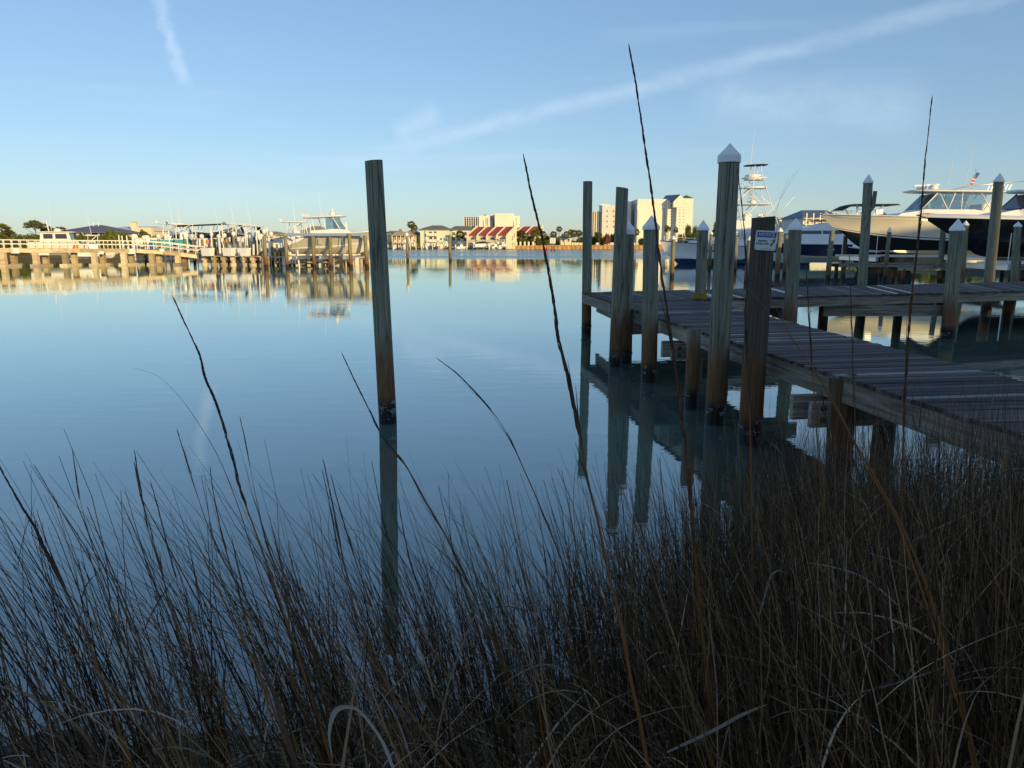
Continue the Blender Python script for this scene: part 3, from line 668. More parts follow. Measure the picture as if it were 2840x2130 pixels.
dome(wb, (6.2, .3, 4.66), .34, .42); dome(wb, (6.9, -.5, 4.66), .2, .34)
mb = MB(); mb.tube([(6.6, -.2, 4.65), (6.55, -.2, 5.0)], .07, 8); mb.box((6.5, -.2, 5.05), (1.9, .16, .12), ry=.04); mb.build('radar_bar', M_WHITE, wb)
antenna(wb, (5.6, 1.2, 4.9), 2.9, (-.3, 0)); antenna(wb, (4.4, 1.2, 4.6), 3.6, (-.5, 0))
mb = MB()
for i in range(7): mb.tube([(1.0+.26*i, 1.1, 4.62), (.85+.26*i, 1.1, 4.98)], .038, 6)
mb.build('rod_holders', M_ALU, wb)
pipes(wb, 'outrigger', [[(5.2, 1.3, 4.62), (4.2, 1.5, 4.85), (-1.8, 1.9, 5.35)]], .03, M_ALU)
fl = at_y(2694, 497, SZ)
mb = MB(); mb.tube([(3.15, 0, 4.6), (3.0, 0, 6.15)], .02, 5); ico(mb, (3.0, 0, 6.18), .06); mb.build('flagstaff', M_ALU, wb)
mb = MB()
for i in range(9):      # limp flag hanging in folds
    z = 6.0-.115*i; x = 2.98+.05*i
    mb.prism([(x, -.02, z), (x-.30+.03*(i % 2), .06*(i % 2), z-.05), (x-.26+.02*i, .05*((i+1) % 2), z-.165), (x+.05, -.02, z-.115)], (0, .01, 0), 2 if i < 3 else (0 if i % 2 else 1))
mb.build('flag', [M_REDP, M_SIGNWHITE, M_BLUEP], wb)
mb = MB(); mb.box((10.2, .4, 2.98), (.5, .3, .35)); mb.tube([(9.6, .3, 2.9), (10.9, .3, 3.25)], .05, 6); mb.build('anchor_windlass', M_ALU, wb)
segs = []
for s in (1, -1):
    q = [pt(t_, 0, s)+Vector((0, -s*.12, .32)) for t_ in (.80, .86, .92, .97)]; segs.append(q); segs += [[p-Vector((0, 0, .34)), p] for p in q]
pipes(wb, 'bow_rail', segs, .02, M_ALU)
for k in range(3): outboard(wb, (-.25, -.75+.75*k, 1.9), 1.25)
mb = MB(); mb.box((2.4, 0, 3.1), (.6, 1.8, .9)); mb.build('helm_seat', M_OFFWHITE, wb)

# --- black hulled boat on a lift (bow points left, stern outside the frame)
db = thing('black_hulled_boat', 'black hulled boat with white gunwale and hardtop raised on a lift', 'boat', (24.75+11.6, 43.2, 1.75), R(180)-R(5))
pt = hull_parts(db, 11.9, 3.6, 2.05, M_BLACKHULL, M_BLACKHULL, bow=.15, stem=.20, flare=1.5, rail=.05)
mb = MB()
for s in (1, -1):
    vs = [];
    for i in range(25):
        p = pt(i/24, 0, s); vs += [p+Vector((.02, s*.03, .04)), p+Vector((0, -s*.22, .20)), p+Vector((0, -s*.5, .22))]
    mb.add(vs, [q if s < 0 else q[::-1] for i in range(24) for q in ((3*i, 3*i+1, 3*i+4, 3*i+3), (3*i+1, 3*i+2, 3*i+5, 3*i+4))])
mb.build('gunwale', M_WHITE, db, True)
w_, pan = cabin(db, [(1, 2.1), (8.6, 2.25), (8.2, 2.5), (6.9, 2.75), (1, 2.75)], 1.3, 1.1, 'deckhouse', M_WHITE)
for s in (1, -1):
    for q in ([(6.9, 2.78), (6.1, 3.62), (4.9, 3.64), (4.9, 2.78)], [(4.8, 2.78), (4.8, 3.64), (3.2, 3.66), (3.2, 2.78)]):
        m_ = MB(); m_.prism([Vector((x, s*(1.12-.1*(z-2.7)), z)) for x, z in q], (0, s*.012, 0)); m_.build('side_window', M_WINDOW if q[0][0] > 5 else M_GLASS, db)
m_ = MB(); m_.prism([(6.95, -1.08, 2.78), (6.95, 1.08, 2.78), (6.15, .98, 3.62), (6.15, -.98, 3.62)], (.012, 0, .008)); m_.build('windshield', M_WINDOW, db)
pipes(db, 'window_frame', [[(7.0, s*1.14, 2.72), (6.1, s*1.02, 3.68)] for s in (1, -1)]+[[(4.85, s*1.14, 2.72), (5.6, s*1.02, 3.68)] for s in (1, -1)], .05, M_BLACKHULL)
slab(db, 1.6, 7.1, 1.35, 3.76, .14, 'hardtop', M_WHITE, .08, .35, .01)
mb = MB(); mb.tube([(6.0, .9, 4.25), (2, 1.4, 4.55)], .05, 6); mb.tube([(5.8, .9, 3.85), (5.6, .9, 4.12), (4.8, .9, 4.28), (4.6, .9, 3.9)], .05, 6); mb.build('outrigger', M_BLACKHULL, db)
dome(db, (4.9, .4, 3.9), .32, .5, 'radar_dome', M_BLACKHULL); dome(db, (4.7, -.2, 4.5), .34, .42)
mb = MB(); mb.tube([(4.7, -.2, 3.85), (4.7, -.2, 4.55)], .06, 8); mb.build('radar_mast', M_BLACKHULL, db)
mb = MB(); mb.box((11.75, 0, 2.18), (.35, .16, .12)); mb.tube([(11.9, 0, 2.15), (12.0, 0, 1.95), (11.85, 0, 1.8)], .04, 6); mb.build('anchor', M_ALU, db)
for k in range(3): outboard(db, (-.2, -.7+.7*k, 1.55), 1.1, M_DARK)

# --- navy and white cruiser behind
cb = thing('navy_cruiser', 'navy and white cabin cruiser lying behind the capped pilings', 'boat', (37.4, 80.5, .42), R(180))
pt = hull_parts(cb, 11.2, 3.6, 2.0, M_NAVY, M_WHITE, M_GOLD, (.93, 1.0), bow=.06, stem=.14, flare=.8)
w_, pan = cabin(cb, [(.1, 1.98), (11.0, 2.16), (10.0, 2.50), (8.4, 2.85), (6.9, 3.05), (.9, 3.02), (-.1, 2.5)], 1.74, 1.35, 'deckhouse', M_WHITE)
w_, pan = cabin(cb, [(1.4, 3.02), (7.9, 3.02), (6.6, 3.45), (5.0, 3.95), (3.4, 4.30), (2.2, 4.22), (1.8, 3.9)], 1.32, .95, 'superstructure', M_WHITE)
pan([(7.1, 3.08), (6.1, 3.42), (4.1, 3.44), (4.1, 3.08)], 'side_window', M_WINDOW); pan([(3.95, 3.08), (3.95, 3.44), (2.1, 3.44), (1.9, 3.08)], 'side_window', M_WINDOW)
for s in (1, -1):
    for x in (7.6, 3.2):
        m_ = MB(); m_.loft([[Vector((x+.42*math.cos(a), s*(1.72+o_), 1.42+.14*math.sin(a))) for a in [2*PI*i/14 for i in range(14)]] for o_ in (0, .10)]); m_.build('porthole', M_ALU, cb)
pan([(.0, 2.42), (2.4, 2.45), (1.9, 2.62), (.0, 2.66)], 'vent_slot', M_DARK)
slab(cb, 1.6, 4.9, .95, 4.46, .10, 'hardtop', M_WINDOW, .05, .3)
dome(cb, (2.4, 0, 4.52), .28, .3)
for k in (-1, 1): outboard(cb, (-.2, k*.45, 1.55), 1.15, M_DARK)

# --- flybridge boat with black bimini, hidden behind the white one
fb = thing('bimini_boat', 'flybridge boat with a black bimini top showing behind the cream hull', 'boat', (36.6, 68.0, -.5), R(180))
hull_parts(fb, 5.4, 3.0, 2.2, M_BLACKHULL, M_BLACKBOTTOM, n=14)
cabin(fb, [(.5, 2.2), (4.6, 2.25), (4.2, 3.6), (.5, 3.9)], 1.4, 1.2, 'deckhouse', M_WHITE)
w_, pan = cabin(fb, [(.8, 3.9), (4.0, 3.75), (4.2, 4.4), (3.9, 4.6), (.8, 4.5)], 1.2, 1.1, 'flybridge', M_WHITE)
mb = MB(); rings = []
for i in range(9):
    f = i/8; x = 1.6+5.3*f; z = 6.55-.5*max(0, (f-.7)/.3)**2; rings.append([Vector((x, 1.3, z-.16)), Vector((x, .7, z)), Vector((x, -.7, z)), Vector((x, -1.3, z-.16)), Vector((x, -.7, z-.14)), Vector((x, .7, z-.14))])
mb.loft(rings); mb.build('bimini_top', M_BLACKCANVAS, fb, True)
pipes(fb, 'bimini_frame', [[(4.4, s*1.25, 4.6), (5.6, s*1.28, 6.4)] for s in (1, -1)]+[[(5.0, s*1.25, 4.6), (3.2, s*1.28, 6.4)] for s in (1, -1)]+[[(4.2, s*1.25, 5.0), (4.4, s*1.28, 6.4)] for s in (1, -1)], .045, M_ALU)

# --- sport fishing yacht with a tall tower
sf = thing('sportfishing_yacht', 'white sportfishing yacht with a tall tuna tower and blue boot stripe', 'boat', (18.1+17.6, 89.5, -.75), R(180)-R(2))
pt = hull_parts(sf, 17.6, 5.0, 2.75, M_WHITE, M_WHITE, bow=.30, stem=.07, flare=1.4, rail_m=M_DARK, rail=.04, n=60, zboot=(1.42, M_NAVYBOOT))
w_, pan = cabin(sf, [(4.2, 2.7), (13.2, 3.0), (12.2, 3.4), (11.2, 3.62), (9.6, 4.75), (4.2, 4.95)], 2.05, 1.75, 'salon', M_WHITE)
pan([(10.6, 3.72), (9.5, 4.50), (5.0, 4.62), (5.0, 3.80)], 'salon_window', M_SHADEWALL)
w_, pan = cabin(sf, [(4.0, 4.95), (9.6, 4.80), (10.2, 5.30), (9.3, 5.95), (4.4, 5.75)], 1.8, 1.6, 'flybridge', M_WHITE)
mb = MB(); mb.box((7.2, 0, 6.35), (.7, 1.2, .8)); mb.build('helm_console', M_WHITE, sf); mb = MB(); mb.box((5.6, 0, 6.2), (.7, .7, 1.0)); mb.build('helm_seat', M_WHITE, sf)
slab(sf, 4.6, 9.6, 1.6, 7.85, .12, 'flybridge_hardtop', M_OFFWHITE, .06, .25)
segs = []
for s in (1, -1):
    segs += [[(10.0, s*1.75, 5.3), (7.9, s*.85, 10.4)], [(3.8, s*1.75, 5.0), (6.0, s*.85, 11.3)], [(8.6, s*1.6, 5.6), (6.4, s*1.4, 7.85)], [(6.4, s*1.6, 5.6), (8.6, s*1.4, 7.85)],
             [(9.1, s*1.35, 7.9), (7.0, s*.75, 9.7)], [(6.95, s*.82, 8.0), (6.85, s*.8, 12.3)], [(6.0, s*.85, 11.0), (6.1, s*.8, 12.3)], [(5.0, s*1.4, 7.9), (6.9, s*.8, 9.4)]]
for k in range(7): segs.append([(6.95-.02*k, -.55, 8.2+.42*k), (6.95-.02*k, .55, 8.2+.42*k)])
for z, e in ((9.85, .95), (10.95, .9)):
    segs.append([(7.9, e, z), (5.4, e, z), (5.4, -e, z), (7.9, -e, z), (7.9, e, z)])
pipes(sf, 'tower_frame', segs, .05, M_WHITE)
slab(sf, 5.0, 8.3, 1.05, 9.75, .09, 'tower_platform', M_OFFWHITE, .02, .2); slab(sf, 5.5, 7.8, .95, 10.75, .10, 'tower_platform', M_OFFWHITE, .02, .2); slab(sf, 5.2, 7.9, .95, 12.4, .09, 'tower_canopy', M_BLACKCANVAS, .10, .2, -.03)
mb = MB(); mb.lathe((6.9, 0, 10.8), [(.78, 0), (.86, .3), (.84, .5), (.8, .5)], 14); mb.box((5.9, 0, 11.25), (.5, .5, .18)); mb.build('tower_console', M_WHITE, sf)
dome(sf, (6.6, 0, 7.95), .42, .5); dome(sf, (5.6, .6, 5.8), .35, .75); antenna(sf, (7.4, .8, 12.4), 3.9, (-.25, 0), .035)
pipes(sf, 'outrigger', [[(5.4, s*1.9, 5.2), (3.9, s*2.3, 7.0), (2.6, s*2.6, 8.6)] for s in (1, -1)], .045, M_WHITE)
pipes(sf, 'fishing_rods', [[(3.6+.5*k, -1.4+.7*k, 5.2), (3.0+.2*k, -1.4+.7*k, 8.4), (2.0-.3*k, -1.6+.8*k, 11.2+.4*k)] for k in range(3)], .008, M_DARK, 4)
mb = MB(); mb.box((1.4, 0, 2.9), (2.6, 4.2, .5)); mb.build('cockpit_coaming', M_WHITE, sf)
segs = []
for s in (1, -1):
    q = [pt(t_, 0, s)+Vector((0, -s*.15, .62)) for t_ in (.66, .74, .82, .90, .97)]; segs.append(q); segs += [[p-Vector((0, 0, .64)), p] for p in q]; segs.append([p-Vector((0, 0, .3)) for p in q])
pipes(sf, 'bow_rail', segs, .025, M_OFFWHITE)
dome(sf, (13.6, .5, 3.2), .7, .35, 'raft_canister'); dome(sf, (16.2, 0, 3.3), .4, .5, 'windlass_cover')
for s in (1, -1):
    for x in (11.9, 9.4):
        m_ = MB(); m_.box((x, s*2.47, 2.35), (.9, .05, .14)); m_.build('hull_vent', M_WINDOW, sf)

# --- lifts and pilings of the right-hand marina
def lift(name, label, x0, x1, y, dy, z, n=2):
    r = thing(name, label, 'boat lift', (0, 0, 0))
    for i in range(n):
        x = x0+(x1-x0)*i/(n-1); mb = MB(); mb.bar((x, y-dy, z), (x, y+dy, z), .22, .32); mb.build('cradle_beam', M_ALU, r)
    for s in (-1, 1):
        mb = MB(); mb.bar((x0-1, y+s*dy*.55, z+.22), (x1+1, y+s*dy*.55, z+.22), .25, .14); mb.build('bunk', M_OFFWHITE, r)
    for i in range(n):
        for s in (-1, 1):
            x = x0+(x1-x0)*i/(n-1); mb = MB(); mb.tube([(x, y+s*dy*.93, z), (x, y+s*dy*.93, 3.1)], .025, 5); mb.build('lift_cable', M_ALU, r)
            pole('lift_piling', 'lift piling under the raised boats of the far marina', (x+.35, y+s*(dy+.1), 0), (x+.35, y+s*(dy+.1), 3.2 if s > 0 else 1.6), .34, n=10, mat=M_PILE_DARK, group='pilings of the boat lifts', seed=int(x*7+s), cap=(.06, .22) if s > 0 else None)
    return r
lift('boat_lift', 'aluminium lift cradle beneath the cream express boat', 27.5, 36.0, 58.2, 3.1, 1.35, 2)
lift('boat_lift', 'aluminium lift cradle beneath the black hulled boat', 27.6, 34.4, 43.2, 2.7, 1.25, 2)
for lab, tp, bs, Y, dia, cap, mt in (
    ('slim sunlit piling with a grey cap in front of the cream hull', (2467, 640), (2452, 790), 51, .30, (.10, .28), M_PILE_FAR),
    ('sunlit capped piling half hidden behind a nearer capped piling by the black bow', (2678, 622), (2665, 800), 39.5, .33, (.06, .2), M_PILE_FAR),
    ('capped piling standing before the black hull', (2823, 625), (2808, 830), 32, .31, (.06, .16), M_PILE),
    ('uncapped grey piling in front of the navy cruiser', (2308, 640), (2294, 790), 52, .36, None, M_PILE),
    ('sunlit yellow piling with a white cap beside the notice piling', (2164, 640), (2154, 790), 54, .40, (.06, .25), M_PILE_FAR),
    ('grey piling with a white cap beside the sunlit yellow one', (2182, 645), (2174, 792), 58, .40, (.06, .25), M_PILE),
    ('sunlit orange stained piling in front of the yacht bow', (1868, 662), (1862, 800), 55, .33, (.05, .25), M_PILE_FAR),
    ('thin piling alongside the yacht hull by the tall capped piling', (1973, 648), (1966, 760), 72, .36, (.05, .25), M_PILE_FAR),
    ('dark capped piling in front of the yacht salon', (2043, 650), (2036, 770), 66, .40, (.05, .3), M_PILE),
    ('shaded capped piling close behind the notice piling', (2079, 664), (2068, 800), 45, .30, (.06, .2), M_PILE),
    ('shaded uncapped piling under the black boat bow', (2616, 632), (2604, 800), 47, .34, None, M_PILE)):
    px_pole('marina_piling', lab, tp, bs, Y, dia, cap=cap, mat=mt, n=12, seed=int(Y*3))
# finger docks between the lifts
for lab, a, b in (('narrow finger dock in front of the cream express boat', (23.5, 53.2), (42.0, 54.6)), ('narrow finger dock behind the black hulled boat', (24.5, 47.0), (42.0, 48.4))):
    r = thing('finger_dock', lab, 'dock', (0, 0, 0)); A, B = Vector(a), Vector(b); d = (B-A).normalized(); n_ = Vector((-d.y, d.x)); L = (B-A).length
    m_ = MB(); m_.box((0, 0, 0), (.15, 1.3, .05)); me = m_.build('plank', M_BEAM, r, loc=(*A, 1.1), rz=math.atan2(d.y, d.x)).data
    for i in range(1, int(L/.17)): shared('plank', me, r, (*(A+d*.17*i), 1.1), math.atan2(d.y, d.x))
    for s in (-1, 1): beam(r, A+n_*s*.6, B+n_*s*.6, .85, 1.07, .06, 'stringer')
    for i in range(5):
        for s in (-1, 1):
            p = A+d*L*(i+.1)/4.3+n_*s*.52; m_ = MB(); m_.tube([(p.x, p.y, -2.2), (p.x, p.y, .98)], .14, 8); m_.build('leg', M_PILE_DARK, r)
# ------------------------------------------------------------ trees
def leaf_quads(C, size, r_, flat=0.0, up=0.0):
    n = len(C); u = r_.normal(size=(n, 3)); u[:, 2] *= (1-flat); u /= np.linalg.norm(u, axis=1)[:, None]
    v = r_.normal(size=(n, 3)); v -= (v*u).sum(1)[:, None]*u; v /= np.linalg.norm(v, axis=1)[:, None]
    s = size*r_.uniform(.6, 1.3, (n, 1)); u = u*s; v = v*s*.55
    V = np.stack([C-u, C-v*.9, C+u, C+v], 1).reshape(-1, 3); F_ = np.arange(4*n).reshape(-1, 4); return V, F_
def crown_mesh(name, seed, rad, nclump, per, leaf, mat, lo=-.5, squash=1.0, clump=.28):
    r_ = np.random.default_rng(seed); c = r_.normal(size=(nclump*3, 3)); c /= np.linalg.norm(c, axis=1)[:, None]; c = c[c[:, 2] > lo][:nclump]
    c *= r_.uniform(.45, 1.0, (len(c), 1)); rad = np.array(rad); c = c*rad*(1-clump*.6)
    pts = []
    for p in c:
        q = r_.normal(size=(per, 3)); q /= np.linalg.norm(q, axis=1)[:, None]; q *= (r_.uniform(0, 1, (per, 1))**.5)*rad*clump*r_.uniform(.7, 1.3)*np.array([1, 1, squash]); pts.append(p+q)
    V, F_ = leaf_quads(np.concatenate(pts), leaf, r_); return np_mesh(name, V, [F_], mat)
def trunk_mesh(h, r, seed, limbs=6, spread=.5, top=.75):
    rr = random.Random(seed); mb = MB(); pts = [Vector((rr.uniform(-.03, .03)*h*i/5, rr.uniform(-.03, .03)*h*i/5, h*top*i/5)) for i in range(6)]
    mb.tube(pts, [r*(1.15-.12*i) for i in range(6)], 8)
    for k in range(limbs):
        f = rr.uniform(.45, 1.0); p = pts[min(5, int(f*5))]; a = rr.uniform(0, 6.28); l = h*spread*rr.uniform(.5, 1.0)
        q = p+Vector((math.cos(a)*l*.5, math.sin(a)*l*.5, l*.35)); e = p+Vector((math.cos(a)*l, math.sin(a)*l, l*.55)); mb.tube([p, q, e], [r*.45, r*.3, r*.1], 6)
    return mb
TREE_PROTO = {}
def tree(kind, label, px, pyb, pyt, Y, group=None, wpx=None, zb=None, seedk=0):
    """one tree whose foot and top are sighted at depth Y; meshes shared between trees of a kind"""
    b = at_y(px, pyb, Y); zb = float(ground_z(b.x, Y)) if zb is None else zb; top = at_y(px, pyt, Y); H = top.z-zb
    key = (kind, seedk)
    if key not in TREE_PROTO:
        if kind == 'pine':
            tm = trunk_mesh(1.0, .018, 3+seedk, 9, .42, .80); cr = crown_mesh('crown', 5+seedk, (.40, .40, .20), 30, 90, .022, M_PINE, -.6, .6, .30); cz = .78
        elif kind == 'oak':
            tm = trunk_mesh(1.0, .030, 13+seedk, 7, .4, .6); cr = crown_mesh('crown', 15+seedk, (.48, .48, .42), 46, 90, .034, M_LEAF, -.75, .9, .28); cz = .58
        elif kind == 'shrub':
            tm = trunk_mesh(1.0, .03, 23+seedk, 6, .4, .45); cr = crown_mesh('crown', 25+seedk, (.75, .6, .5), 60, 85, .058, M_LEAF, -.9, 1.0, .30); cz = .50
        elif kind == 'redshrub':
            tm = trunk_mesh(1.0, .03, 33+seedk, 6, .4, .45); cr = crown_mesh('crown', 35+seedk, (.7, .6, .5), 40, 60, .045, M_REDBUSH, -.7, 1.0, .3); cz = .5
        TREE_PROTO[key] = (tm.build('trunk', M_BARK, None, True), cr, cz); 
        bpy.data.objects.remove(TREE_PROTO[key][0]) if False else None
    tr_ob, cr, cz = TREE_PROTO[key]
    nm = {'pine': 'pine_tree', 'oak': 'broadleaf_tree', 'shrub': 'shrub', 'redshrub': 'shrub'}[kind]
    root = thing(nm, label, 'tree' if kind in ('pine', 'oak') else 'shrub', (b.x, Y, zb-.05), random.uniform(0, 6.28), group)
    wx = 1.0
    if wpx: wx = (wpx/FPX*Y*1.02)/(H*{'pine': .80, 'oak': .96, 'shrub': 1.45, 'redshrub': 1.35}[kind])
    tk = shared('trunk', tr_ob.data, root, (0, 0, 0), 0, (H*wx, H*wx, H)); ck = shared('crown', cr, root, (0, 0, H*cz), 0, (H*wx, H*wx, H))
    return root
def palm_meshes(seed):
    r_ = random.Random(seed); mb = MB(); nf = 46
    for k in range(nf):
        el = R(-55+130*(k/nf)+r_.uniform(-8, 8)); az = k*2.399+r_.uniform(-.2, .2); d = Vector((math.cos(az)*math.cos(el), math.sin(az)*math.cos(el), math.sin(el)))
        l = r_.uniform(.75, 1.0); sd = d.cross(Vector((0, 0, 1))).normalized(); up = sd.cross(d)
        base = d*.50*l
        for j in range(9):
            a = R(-72+18*j); tip = base+(d*math.cos(a)+sd*math.sin(a))*.52*l-Vector((0, 0, .16*l+.1*abs(math.sin(a))))
            nrm = (sd*math.cos(a)-d*math.sin(a))*.075*l; mid = base.lerp(tip, .5)+up*.03
            mb.add([base, mid-nrm, tip, mid+nrm], [(0, 1, 2, 3)])
        mb.add([Vector((0, 0, 0)), base-sd*.012, base+sd*.012], [(0, 1, 2)])
    fo = mb.build('fronds', M_FROND, None)
    mt = MB(); pts = [Vector((.02*math.sin(i*.9+seed), .015*math.cos(i*1.3), i/8)) for i in range(9)]; mt.tube(pts, [.030, .024, .022, .021, .021, .021, .022, .026, .022], 8); tk = mt.build('trunk', M_TRUNK, None, True)
    return fo, tk
PALM = []
def palm(label, px, pyb, py_center, rpx, Y, group='palms along the far shore'):
    if not PALM: PALM.extend([palm_meshes(s) for s in (1, 2, 3)])
    fo, tk = PALM[int(px) % 3]; b = at_y(px, pyb, Y); zb = float(ground_z(b.x, Y)); c = at_y(px, py_center, Y); rad = rpx/FPX*Y
    root = thing('palm_tree', label, 'palm', (c.x, Y, zb-.05), px*.7, group); H = c.z-zb
    shared('trunk', tk.data, root, (0, 0, 0), 0, (max(5.0, rad*3.0),)*2+(H,)); shared('crown', fo.data, root, (0, 0, H-.02), 0, (rad*1.5, rad*1.5, rad*1.4))
    return root

# ------------------------------------------------------------ buildings
_wm = {}
def win_mesh(w, h, fm, frame=.10):
    k = (round(w, 2), round(h, 2), fm.name)
    if k not in _wm:
        a = MB(); t_ = frame
        for c, d in (((0, 0, h/2), (w+t_*2, .10, t_)), ((0, 0, -h/2), (w+t_*2, .10, t_)), ((-w/2, 0, 0), (t_, .10, h-t_)), ((w/2, 0, 0), (t_, .10, h-t_)), ((0, .0, 0), (t_*.6, .08, h-t_))): a.box(c, d)
        f = bpy.data.meshes.new('window'); f.from_pydata(a.v, [], a.f); f.materials.append(fm)
        b = MB(); b.box((0, .0, 0), (w-.02, .04, h-.02)); g = bpy.data.meshes.new('pane'); g.from_pydata(b.v, [], b.f); g.materials.append(M_WINDOW); _wm[k] = (f, g)
    return _wm[k]
def window(parent, x, y, z, w, h, rz=0.0, fm=None):
    f, g = win_mesh(w, h, fm or M_OFFWHITE); o = shared('window', f, parent, (x, y, z), rz); shared('pane', g, o, (0, 0, 0)); return o
def block(root, x0, x1, y0, y1, z0, z1, mat, name='wall'):
    mb = MB(); mb.box(((x0+x1)/2, (y0+y1)/2, (z0+z1)/2), (x1-x0, y1-y0, z1-z0)); return mb.build(name, mat, root)
def hip(root, x0, x1, y0, y1, z0, z1, mat, ov=.5, rid=.5, name='roof', th=.18):
    """hip roof; rid = share of length kept as ridge (1 = gable along x, -1 = gable along y)"""
    x0 -= ov; x1 += ov; y0 -= ov; y1 += ov; cy = (y0+y1)/2; cx = (x0+x1)/2; mb = MB()
    if rid < 0: a, b = (cx, y0), (cx, y1)
    else: L = (x1-x0)*rid/2; a, b = (cx-L, cy), (cx+L, cy)
    B_ = [(x0, y0, z0), (x1, y0, z0), (x1, y1, z0), (x0, y1, z0)]; lo = [(p[0], p[1], p[2]-th) for p in B_]
    vs = lo+B_+[(a[0], a[1], z1), (b[0], b[1], z1)]
    fs = [(3, 2, 1, 0)]+[(i, (i+1) % 4, 4+(i+1) % 4, 4+i) for i in range(4)]
    fs += [(4, 5, 9, 8), (6, 7, 8, 9), (5, 6, 9), (7, 4, 8)] if rid >= 0 else [(4, 5, 8), (6, 7, 9), (5, 6, 9, 8), (7, 4, 8, 9)]
    mb.add(vs, fs); return mb.build(name, mat, root)
def house(label, px0, px1, pyb, pye, pyr, Y, dep, wm_, rm, rid=.4, name='house', wins=(), cat='house', rz=0.0, ov=.5):
    a = at_y(px0, pye, Y); b = at_y(px1, pye, Y); zr = at_y((px0+px1)/2, pyr, Y+dep/2).z; zb = at_y(px0, pyb, Y).z; g = float(ground_z((a.x+b.x)/2, Y+dep/2)); zb = min(zb, g)-.3
    root = thing(name, label, cat, ((a.x+b.x)/2, Y+dep/2, zb), rz); W = (b.x-a.x)/2; E = a.z-zb
    block(root, -W, W, -dep/2, dep/2, 0, E, wm_); hip(root, -W, W, -dep/2, dep/2, E+.18, zr-zb, rm, ov, rid)
    for (wx, wy, ww, wh) in wins:
        p = at_y(wx, wy, Y); window(root, p.x-root.location.x, -dep/2-.04, p.z-zb, ww, wh)
    return root, W, E
def px_z(px, py, Y): return at_y(px, py, Y).z

# left shore houses and trees
r, W, E = house('low house with a broad blue grey hip roof behind the hedge', 165, 298, 690, 646, 624, 150, 12, M_CREAM, M_BLUEROOF, .10, wins=[(178, 655, 1.2, 1.4), (205, 655, 1.2, 1.4), (262, 655, 1.6, 1.4), (285, 655, 1.2, 1.4)], ov=.9)
mb = MB(); [mb.tube([(x, -1.0, E+.9), (x, -1.0, E+2.15)], .10, 8) for x in (-.6, .4)]; mb.build('roof_vent', M_WHITE, r)
r, W, E = house('cream house with a tall square chimney beyond the boats', 300, 418, 690, 640, 628, 172, 12, M_CREAM, M_OFFWHITE, .75, wins=[(395, 650, 1.4, 1.3), (405, 650, 1.4, 1.3)])
p = at_y(369, 630, 171); block(r, p.x-r.location.x-.65, p.x-r.location.x+.65, -6.9, -5.6, 0, px_z(369, 617, 171)-r.location.z, M_CREAM, 'chimney'); block(r, p.x-r.location.x-.5, p.x-r.location.x+.5, -6.7, -5.8, px_z(369, 617, 171)-r.location.z, px_z(369, 615.5, 171)-r.location.z, M_GREYROOF, 'chimney_cap')
block(r, at_y(362, 640, 170).x-r.location.x, at_y(417, 640, 170).x-r.location.x, -7.5, -6.05, 0, px_z(390, 631, 170)-r.location.z, M_CREAM, 'front_wall')
house('grey roofed house peeping over the boats beside a lit shrub', 590, 650, 690, 650, 631, 190, 14, M_CREAM, M_GREYROOF, .1)
house('house with a low brown roof behind the big lift boat', 680, 765, 690, 652, 642, 185, 14, M_CREAM, M_BROWNROOF, .5)
house('house with a pitched tan roof behind the hardtop of the lift boat', 815, 905, 690, 650, 627, 195, 14, M_CREAM, M_BROWNROOF, .2)
house('long low boathouse roof beyond the big boat bow', 925, 1030, 690, 652, 646, 200, 10, M_TAN, M_GREYROOF, .8)
tree('pine', 'tall spreading pine above the hedge on the left shore', 103, 690, 602, 138, None, 62)
tree('oak', 'round broadleaf tree right of the tall spreading pine', 142, 690, 620, 142, None, 46)
palm('bushy palm between the round tree and the blue roofed house', 168, 690, 640, 14, 143, None)
palm('shaggy palm at the end of the railed walkway', 4, 690, 640, 22, 128, None); palm('low palm beside the shaggy palm by the walkway', 26, 690, 650, 15, 132, None)
for i, (x, yt, w_) in enumerate(((12, 655, 40), (45, 656, 40), (76, 652, 40), (106, 652, 40), (138, 652, 40), (200, 652, 40), (246, 652, 40), (272, 654, 40), (322, 648, 40), (348, 650, 36), (180, 648, 44), (30, 652, 46), (62, 650, 50), (90, 648, 46), (122, 648, 44), (152, 648, 46), (185, 655, 40), (215, 648, 44), (232, 642, 34), (258, 650, 46), (285, 652, 42), (312, 634, 46), (335, 640, 44), (362, 650, 34), (400, 636, 34), (438, 652, 30), (630, 646, 26), (672, 652, 30), (742, 656, 36), (785, 652, 30), (885, 656, 26))):
    tree('shrub', 'leafy green shrub in the hedge behind the marina', x, 690, yt, 124+(i % 4)*2.5, 'hedge shrubs on the left shore', w_*1.35, seedk=i % 3)

